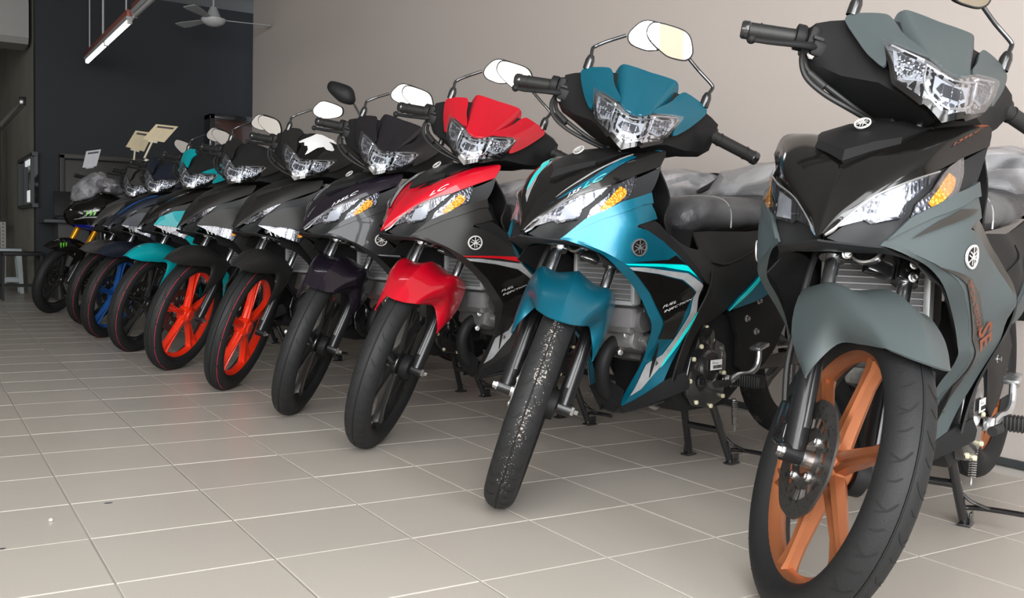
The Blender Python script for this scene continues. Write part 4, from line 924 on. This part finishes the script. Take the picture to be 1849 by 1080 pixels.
# foot controls
bm = bmesh.new()
add_tube(bm, [(.744,-.135,.274),(.752,-.150,.272),(.780,-.158,.285),(.825,-.163,.287),(.858,-.165,.300),(.872,-.165,.325),(.875,-.164,.352)], [.011,.011,.010,.009,.009,.0085,.008], 10, 4, .7)
P('gear_pedal', bm, mat('polished_pedal_aluminium', (.58, .60, .62), .25, .9), on='AB'); gp = len(PARTS)-1
P('pedal_pad', box((.878, -.163, .362), (.055, .036, .012), Matrix.Rotation(-.25, 3, 'Y'), .004), PARTS[gp]['m'], False, gp, on='AB')
P('shaft_clamp', box((.745, -.146, .272), (.022, .024, .030), Matrix.Rotation(.3, 3, 'Y'), .003), 'steel', False, gp, on='A')
def ribbed(c0, ax, L, r, n):
    prof = [(0, 0)]; 
    for k in range(n): prof += [(r, L*k/n), (r, L*(k+.6)/n), (r*.82, L*(k+.65)/n), (r*.82, L*(k+.95)/n)]
    return lathe(prof+[(0, L)], c0, ax, 14)
P('toe_peg', ribbed((.655, -.170, .272), (1, -.05, -.02), .062, .0105, 9), 'rubber', False, gp, on='AB')
bm = bmesh.new()
for k in range(10): add_box(bm, (.80, -.150-k*.0078, .272), (.044, .0052, .034), None, .002)
add_box(bm, (.80, -.185, .272), (.036, .082, .028), None, .004)
fp = P('foot_peg', bm, 'rubber', on='AB')
bm = tube([(.83, -.05, .25), (.83, -.12, .258), (.82, -.148, .268)], .010, 10, 2); add_box(bm, (.86, -.10, .25), (.10, .03, .02), None, .004)
P('peg_bracket', bm, 'blacksteel', False, fp, on='AB')
# centre stand
bm = bmesh.new()
for s in (-1, 1):
    add_tube(bm, [(.815, s*.052, .185), (.885, s*.074, .012)], .0115, 14)
    add_box(bm, (.889, s*.078, .0055), (.045, .030, .006), None, .002); add_box(bm, (.893, s*.088, .020), (.028, .006, .028), None, .002)
add_tube(bm, [(.848, -.062, .105), (.848, .062, .105)], .010, 12); add_tube(bm, [(.812, -.07, .192), (.812, .07, .192)], .012, 12)
add_tube(bm, [(.885, -.078, .045), (.885, -.12, .050), (.868, -.205, .055)], [.006, .0065, .0065], 10, 2); add_tube(bm, [(.862, -.070, .085), (.872, -.090, .065), (.878, -.13, .052)], .0045, 8, 3)
cs = P('centre_stand', bm, 'blacksteel', on='ABC')
bm = bmesh.new(); a = Vector((.872, -.090, .200)); b = Vector((.888, -.085, .118)); pts = []
for k in range(113):
    t = k/112; cc0 = a.lerp(b, t); pts.append(cc0+Vector((math.cos(t*14*2*PI)*.0085, math.sin(t*14*2*PI)*.0085, 0)))
add_tube(bm, pts, .0017, 5); add_tube(bm, [b, b+Vector((.0, 0, -.012)), b+Vector((-.004, 0, -.02))], .002, 5, 2)
P('stand_spring', bm, 'steel', False, cs, on='A')
P('drain_foot', tube([(.60, -.02, .205), (.585, -.02, .198), (.555, -.02, .203)], [.01, .012, .004], 10, 3), 'steel', on='A')
# --- rear wheel
c2, wa2, wb2 = wheel_parts((1.33, 0, .308), False, 'ABC', w=1.12)
NPART_COMMON = len(PARTS)
# --- decals per bike
def dec(bike, name, poly, m, surf=S, sg=(-1,), off=.0022, par=None, ch=0, label=None):
    for s in sg: P(name, patch(surf, poly, off, .0012, .009, ch, s), m, False, par if par is not None else badgeo[0 if s < 0 else 1], on=bike, label=label)
SIL = [(.247,.592),(.296,.592),(.436,.578),(.486,.548),(.502,.477),(.489,.407),(.475,.336),(.437,.268),(.416,.250),(.434,.335),(.464,.362),(.475,.415),(.481,.47),(.477,.53),(.425,.562),(.35,.576),(.26,.585)]
BLI = [(.261,.584),(.351,.574),(.423,.56),(.476,.528),(.464,.477),(.472,.405),(.418,.407),(.405,.446),(.378,.484),(.335,.528)]
CY1 = [(.236,.6),(.328,.601),(.423,.599),(.436,.596),(.463,.569),(.439,.583),(.364,.593),(.244,.597)]
CY2 = [(.506,.478),(.507,.443),(.494,.391),(.477,.336),(.471,.325),(.486,.399)]
TT = [(.257,.604),(.38,.611),(.405,.622),(.434,.600),(.363,.602)]
NT = [(-.042,.737),(-.074,.764),(-.115,.808),(-.135,.847),(-.148,.870),(-.177,.880),(-.190,.878),(-.164,.869),(-.154,.853),(-.132,.806),(-.09,.770)]
NS = [(-.052,.755),(-.095,.806),(-.127,.846),(-.139,.868),(-.143,.866),(-.132,.845),(-.098,.803)]
RS = [(.034,.744),(.060,.800),(.095,.842),(.130,.866),(.150,.874),(.148,.868),(.115,.848),(.088,.812),(.055,.760)]
RC = [(.066,.776),(.083,.803),(.108,.838),(.150,.868),(.132,.868),(.104,.850),(.079,.822),(.068,.793)]
FU = ((.388,.486), (.430,.503))
def lettering(b, parts):
    for txt, surf, p0, p1, vd, m, kw, par in parts: P('lettering', text_on(surf, txt, p0, p1, vd, **kw), m, False, par, on=b, label=m+' lettering', smooth=False)
L0 = badgeo[0]
# 1: teal bike
dec('1', 'silver_stripe', SIL, 'camo', off=.0038, sg=(-1, 1)); dec('1', 'black_graphic', BLI, 'blackgloss', sg=(-1, 1)); dec('1', 'cyan_stripe', CY1, 'cyan', off=.0030); dec('1', 'cyan_stripe', CY2, 'cyan', off=.0042); dec('1', 'black_graphic', TT, 'blackgloss')
dec('1', 'teal_stripe', NT, 'tealstripe', N, par=nose, off=.0018); dec('1', 'silver_stripe', NS, 'camo', N, par=nose, off=.0024); dec('1', 'silver_stripe', RS, 'camo', N, par=nose, off=.0022); dec('1', 'cyan_stripe', RC, 'cyan', N, par=nose, off=.0026)
lettering('1', [('135', N, (-.081,.753), (-.100,.771), (0, 1), 'white', dict(hs=.75, off=.0035), nose), ('LC', N, (-.104,.775), (-.134,.803), (0, 1), 'cyan', dict(hs=.55, off=.0035), nose),
 ('FUEL', S, (.390,.489), (.425,.504), (-.1, 1), 'white', dict(hs=.55, off=.0048, bold=-.01), L0), ('INJECTION', S, (.396,.477), (.472,.512), (-.1, 1), 'white', dict(hs=.5, off=.0048, bold=-.01), L0)])
# 2: red bike
dec('2', 'silver_stripe', SIL, 'camo', off=.0038, sg=(-1, 1)); dec('2', 'black_graphic', BLI, 'blackgloss', sg=(-1, 1)); dec('2', 'red_stripe', CY1, 'redvinyl', off=.0030)
dec('2', 'black_graphic', [(-.035,.800),(-.075,.812),(-.108,.842),(-.140,.872),(-.118,.872),(-.09,.862),(-.06,.840)], 'blackgloss', N, par=nose); dec('2', 'black_graphic', [(.030,.740),(.060,.800),(.085,.852),(.130,.874),(.190,.882),(.200,.858),(.185,.83),(.130,.776),(.07,.735)], 'blackgloss', N, par=nose)
dec('2', 'silver_stripe', RS, 'camo', N, par=nose, off=.003)
lettering('2', [('LC', N, (-.104,.775), (-.134,.803), (0, 1), 'white', dict(hs=.55, off=.0035), nose), ('FUEL', S, (.390,.489), (.425,.504), (-.1, 1), 'white', dict(hs=.55, off=.0048, bold=-.01), L0), ('INJECTION', S, (.396,.477), (.472,.512), (-.1, 1), 'white', dict(hs=.5, off=.0048, bold=-.01), L0)])
# 3: plum-black bike
dec('3', 'silver_stripe', [(.262,.588),(.40,.583),(.41,.578),(.27,.584)], 'camo', off=.003); dec('3', 'black_graphic', BLI, 'blackgloss', sg=(-1, 1)); dec('3', 'silver_stripe', [(.10,.858),(.070,.815),(.058,.780),(.062,.78),(.076,.812)], 'camo', N, par=nose)
lettering('3', [('135LC', N, (-.081,.753), (-.134,.803), (0, 1), 'white', dict(hs=.55, off=.0035), nose)])
# 0: grey special edition
dec('0', 'smoked_panel', [(.196,.622),(.286,.600),(.345,.572),(.405,.515),(.420,.455),(.455,.39),(.465,.33),(.440,.36),(.432,.42),(.405,.46),(.372,.503),(.270,.590)], 'brownblk', off=.0026, sg=(-1,)); dec('0', 'smoked_slot', [(.156,.668),(.20,.700),(.24,.721),(.291,.723),(.209,.692)], 'brownblk', off=.0065)
P('lettering', text_on(S, 'SPECIAL EDITION', (.268,.592), (.390,.503), (.5, .6), hs=1.1, off=.0045, shear=0), 'coppertext', False, L0, on='0', label='copper lettering SPECIAL EDITION', smooth=False)
P('lettering', text_on(S, 'SE', (.392,.506), (.424,.462), (.75, .5), hs=.95, off=.0045, shear=0, bold=.03), 'coppertext', False, L0, on='0', label='copper lettering SE', smooth=False)
P('lettering', text_on(N, '135LC', (-.158,.833), (-.186,.867), (0, 1), hs=.45, off=.003, shear=.2, bold=.02), 'coppertext', False, nose, on='0', label='copper lettering', smooth=False)
dec('0', 'copper_accent', [(-.150,.872),(-.185,.879),(-.194,.877),(-.175,.870)], 'coppertext', N, par=nose)
# 8: blue accent bike
dec('8', 'blue_stripe', [(-.03,.745),(-.075,.79),(-.11,.835),(-.15,.868),(-.135,.868),(-.10,.845),(-.07,.805)], 'bluevinyl', N, par=nose, off=.003)
dec('7', 'teal_stripe', [(-.095,.81),(-.12,.838),(-.11,.838),(-.09,.815)], 'tealstripe', N, par=nose, off=.003)
# white splash graphic on visor of bike 5
VN = (TPS([(p[1],p[2],p[0]) for r in VB for p in r]+[(-p[1],p[2],p[0]) for r in VB for p in r if p[1]]), 'front')
P('white_splash_graphic', patch(VN, [(.074,1.040),(.036,1.074),(.026,1.089),(.004,1.092),(-.018,1.090),(-.050,1.086),(-.074,1.074),(-.084,1.055),(-.072,1.046),(-.054,1.046),(-.040,1.054),(-.022,1.044),(-.004,1.014),(.004,1.006),(.006,1.026),(.020,1.040),(.032,1.036),(.044,1.048),(.056,1.042),(.066,1.038)], .004, .0012, .014, 0), 'white', True, vb, on='5', label='white splash graphic on the black visor')
# --- sport motorcycle bodywork (type C)
FG3 = [[(.135,0,.79),(.138,.025,.775),(.150,.045,.73),(.17,.03,.69)],[(.20,0,.86),(.19,.085,.83),(.21,.13,.77),(.24,.09,.685)],[(.27,0,.92),(.28,.13,.88),(.30,.18,.80),(.32,.16,.685)],[(.36,0,.97),(.38,.15,.92),(.42,.20,.82),(.44,.185,.66)],[(.45,0,.95),(.50,.15,.92),(.58,.20,.80),(.60,.19,.56)]]
fa = P('front_fairing', grid(FG3, 5, 5, .004, True), 'blackgloss', on='C', sharp=40)
FS = (TPS([(p[0], p[2], -p[1]) for r in FG3 for p in r[1:]]), 'side')
def claw(S_, o, h, wd, sh, bm, sg=-1, off=.003):
    for k in range(3):
        x = o[0]+k*wd*1.25; pts = [(x, o[1]), (x+wd*.5, o[1]-h*.1), (x+wd*.75, o[1]+h*.05), (x+wd*.55+sh*.6, o[1]-h*.55), (x+wd*.2+sh, o[1]-h*(1.0-.1*k)), (x+sh*.5+.001, o[1]-h*.5)]
        patch(S_, pts, off, .001, .01, 0, sg, bm)
    return bm
P('claw_emblem', claw(FS, (.262, .80), .05, .020, -.012, bmesh.new()), 'green', False, fa, on='C', label='green three stroke claw emblem')
P('lettering', text_on(FS, 'MONSTER', (.165,.800), (.235,.770), (.1, 1), hs=1, off=.003), 'white', False, fa, on='C', label='white block lettering', smooth=False)
P('fairing_line', patch(FS, [(.19,.735),(.25,.752),(.44,.765),(.44,.757),(.25,.744),(.19,.730)], .003, .001, .02, 0, -1), 'camo', False, fa, on='C')
P('fairing_line', patch(FS, [(.215,.735),(.33,.835),(.335,.832),(.225,.735)], .003, .001, .02, 0, -1), 'camo', False, fa, on='C')
P('windscreen', grid([[(.17,0,.845),(.19,.05,.84),(.21,.09,.835)],[(.24,0,.965),(.25,.06,.95),(.27,.10,.90)],[(.33,0,1.06),(.34,.06,1.04),(.36,.10,.96)]], 5, 4, .003, True), 'screen', on='C')
P('lower_fairing', grid([[(.19,.05,.69),(.22,.06,.672),(.26,.05,.66)],[(.30,.15,.69),(.33,.16,.668),(.36,.13,.64)],[(.43,.18,.672),(.45,.18,.645),(.46,.16,.61)]], 5, 4, .003, True), 'bluepaint', on='C')
bm = bmesh.new()
for sg in (-1, 1): add_box(bm, (.62, sg*.16, .46), (.40, .02, .36), None, .01)
add_box(bm, (.62, 0, .60), (.46, .26, .26), None, .04); add_box(bm, (.60, 0, .80), (.42, .22, .16), None, .05)
P('side_fairing', bm, 'blackgloss', on='C')
bm = bmesh.new(); bmesh.ops.create_icosphere(bm, subdivisions=4, radius=1, matrix=Matrix.Translation((.315, -.02, .985)) @ Matrix.Rotation(-.75, 4, 'Y') @ Matrix.Diagonal((.16, .13, .085, 1))); crumple(bm, .018, 14)
P('plastic_film', bm, 'wrap2', on='C', sharp=15, label='crumpled plastic film over the windscreen')
bm = bmesh.new(); bmesh.ops.create_icosphere(bm, subdivisions=4, radius=1, matrix=Matrix.Translation((.47, -.16, .985)) @ Matrix.Rotation(.25, 4, 'Y') @ Matrix.Diagonal((.15, .09, .065, 1))); crumple(bm, .016, 14)
P('mirror_film', bm, 'wrap3', on='C', sharp=15, label='dusky crumpled film around the mirror'); 
P('wrapped_mirror', loft([[Vector((x, -.16+y*w_, .965+z*h_)) for y, z in ((-1, -.5), (-.5, -1), (.5, -1), (1, -.5), (1, .5), (.5, 1), (-.5, 1), (-1, .5))] for x, w_, h_ in ((.38,.04,.02),(.42,.06,.035),(.50,.06,.035),(.55,.03,.02))]), 'plum', on='C')
P('tail_cowl', loft([[Vector((x, y*w_, z0+z*(z1-z0))) for y, z in ((-1, 0), (-.7, 1), (.7, 1), (1, 0))] for x, w_, z0, z1 in ((1.10,.12,.74,.86),(1.35,.10,.80,.92),(1.50,.05,.86,.95))]), 'blackgloss', on='C')
FT = (TPS([(a, z, -y) for a, y, z in ((-.17,.02,.57),(-.10,.046,.56),(0,.066,.55),(.09,.08,.535),(-.10,.03,.588),(0,.045,.60),(.09,.055,.592),(.17,.08,.56))]), 'side')
P('claw_emblem', claw(FT, (-.055, .600), .040, .020, -.008, bmesh.new(), off=.006), 'green', True, on='C', label='green three stroke claw emblem on the fender')

# ---------------------------------------------------------------- the ten motorcycles
BASE = dict(PAINT='plum', PAINT2='plum', PAINT3='blackgloss', PAINT4='plum', PAINT5='charcoal', VISOR='plum', COVER='blackmatte', SCOOP='blackmatte', INSERT='blackmatte', BELLY='blackmatte', TAILP='blackmatte', TAILS='blackmatte', BADGE='emblem', WHEEL='wheelblk', TYRE='tyre')
def bike(X, Y, yaw, dd, tags, paint, label):
    root = empty('motorcycle', (X, Y, 0), label, 'motorcycle', 'motorcycles parked in a row', yaw)
    pm = dict(BASE); pm.update(paint); made = {}
    RM = Matrix.Rotation(math.radians(43.858)+dd, 4, AXIS)
    for i, p in enumerate(PARTS):
        if not (set(p['on']) & set(tags)): continue
        if p['p'] is not None and p['p'] not in made: continue
        par = made[p['p']] if p['p'] is not None else root
        m = pm.get(p['m'], p['m']) if isinstance(p['m'], str) else p['m']
        o = link(p['name'], p['me'], m, par); made[i] = o
        if p['p'] is None and p['s']: o.matrix_local = RM
        if p['label']: o['label'] = p['label']
        if p['kind']: o['kind'] = p['kind']
    return root
bike(1.250, -.439, .357, -.010, 'A0RE', dict(PAINT='segrey', PAINT2='segrey', PAINT3='blackgloss', PAINT4='segrey', VISOR='segrey', INSERT='brownblk', BELLY='segrey' if 0 else 'greyblack', TAILP='segrey', TAILS='segrey', WHEEL='copper'), 'matte grey motorcycle with copper wheels, nearest and largest in the row')
bike(1.174, .413, .211, -.015, 'A1RE', dict(PAINT='teal', PAINT2='teal', PAINT3='blackgloss', PAINT4='teal', VISOR='teal', TAILP='teal', TAILS='cyan', BADGE='emblemdark', TYRE='tyredust'), 'metallic teal blue motorcycle with black nose between the grey and the red ones')
bike(1.144, 1.168, .128, -.006, 'A2RE', dict(PAINT='red', PAINT2='red', PAINT3='red', PAINT4='charcoal', VISOR='red'), 'bright red motorcycle with red nose and red front fender')
bike(1.115, 1.799, .192, .040, 'A3RE', dict(PAINT='plum', PAINT2='purplegloss', PAINT3='purplegloss', PAINT4='charcoal2', VISOR='plum'), 'plum black motorcycle with black wheels directly left of the red one')
BB = dict(PAINT='charcoal', PAINT2='charcoal', PAINT3='charcoal', PAINT4='charcoal', PAINT5='charcoal', VISOR='greyblack', SCOOP='charcoal')
bike(1.055, 2.446, .222, -.026, 'B5RF', dict(BB, WHEEL='orange', VISOR='blackgloss'), 'charcoal motorcycle with orange red wheels and white graphic on its visor')
bike(.981, 3.133, .157, -.069, 'B6RE', dict(BB, WHEEL='orange', VISOR='greyblack'), 'charcoal motorcycle with orange red wheels and a plain black visor, beside the turquoise one')
bike(.955, 3.93, .100, -.02, 'B7RE', dict(BB, PAINT='turq', PAINT2='turq', PAINT3='blackgloss', PAINT4='turq', PAINT5='turq', SCOOP='blackmatte'), 'turquoise and black motorcycle with turquoise fender and black wheels')
bike(.930, 4.72, .12, -.01, 'B8E', dict(BB, PAINT='navy', PAINT2='navy', PAINT3='navy', PAINT4='navy', PAINT5='navy', VISOR='navy', WHEEL='wheelblue', SCOOP='blackmatte'), 'dark navy motorcycle with bright blue wheels and a blue nose stripe')
bike(.965, 5.62, .12, -.01, 'B9', dict(BB, PAINT='silvergrey', PAINT2='silvergrey', PAINT3='silvergrey', PAINT4='blackmatte', PAINT5='blackmatte', VISOR='silvergrey', SCOOP='silvergrey'), 'silver grey motorcycle with black wheels next to the black sport motorcycle')
bike(.860, 6.70, .12, 0, 'C', dict(PAINT2='blackgloss'), 'black sport motorcycle with green claw emblems and film covered windscreen at far end')
# ---------------------------------------------------------------- price cards clipped to handlebars
def card(c, clip, foot, m, lab):
    c = [Vector(p) for p in c]; mid = sum(c, Vector())/4
    t = empty('price_card', foot, lab, 'sign', 'price cards clipped to handlebars'); F = Vector(foot)
    n = (c[1]-c[0]).cross(c[3]-c[0]).normalized(); n = n if n.y < 0 else -n
    def Q(u, v): return (c[0]*(1-u)+c[1]*u)*(1-v)+(c[3]*(1-u)+c[2]*u)*v-F
    bm = bmesh.new(); A = [bm.verts.new(Q(u, v)) for u, v in ((0, 0), (1, 0), (1, 1), (0, 1))]; B = [bm.verts.new(Q(u, v)-n*.002) for u, v in ((0, 0), (1, 0), (1, 1), (0, 1))]
    bm.faces.new(A); bm.faces.new(B[::-1])
    for i in range(4): bm.faces.new((A[i], A[(i+1) % 4], B[(i+1) % 4], B[i]))
    cdp = simple('card', bm, m, t)
    def rect(bm, u0, u1, v0, v1): bm.faces.new([bm.verts.new(Q(u, v)+n*.0008) for u, v in ((u0, v0), (u1, v0), (u1, v1), (u0, v1))])
    bm = bmesh.new(); rect(bm, .14, .88, .10, .21); simple('header_bar', bm, 'black', cdp)
    bm = bmesh.new(); rect(bm, .48, .56, .30, .33)
    for k in range(5):
        for u in (.22, .34, .56, .68): rect(bm, u, u+.08, .44+k*.085, .455+k*.085)
    simple('small_print', bm, 'tickgrey', cdp)
    bm = bmesh.new(); e = (c[2]-c[3]).normalized(); k = Vector(clip)-F
    add_tube(bm, [k-e*.03, k+e*.03], .008, 8); add_tube(bm, [k, Vector((0, 0, .06))], .0065, 8)
    simple('clip_stem', bm, 'cardw' if m == 'cardw' else 'ivory', t)
    if m != 'cardw': simple('clamp_knob', tube([(.0, -.01, -.02), (.005, -.01, .02), (.02, -.01, .05)], [.022, .024, .016], 12, 3), 'ivory', t)
card([(1.338,5.05,1.345),(1.477,5.05,1.341),(1.389,5.05,1.232),(1.257,5.05,1.243)], (1.315,5.05,1.232), (1.262,5.03,1.06), 'card', 'cream price card in front on the navy motorcycle handlebar')
card([(1.379,5.95,1.382),(1.503,5.95,1.374),(1.438,5.95,1.234),(1.312,5.95,1.26)], (1.375,5.95,1.24), (1.36,5.93,1.06), 'card', 'cream price card partly hidden behind the other cream card')
card([(1.196,7.0,1.288),(1.307,7.0,1.311),(1.273,7.0,1.173),(1.167,7.0,1.153)], (1.221,7.0,1.158), (1.225,7.0,1.10), 'cardw', 'small white price card above the black sport motorcycle')
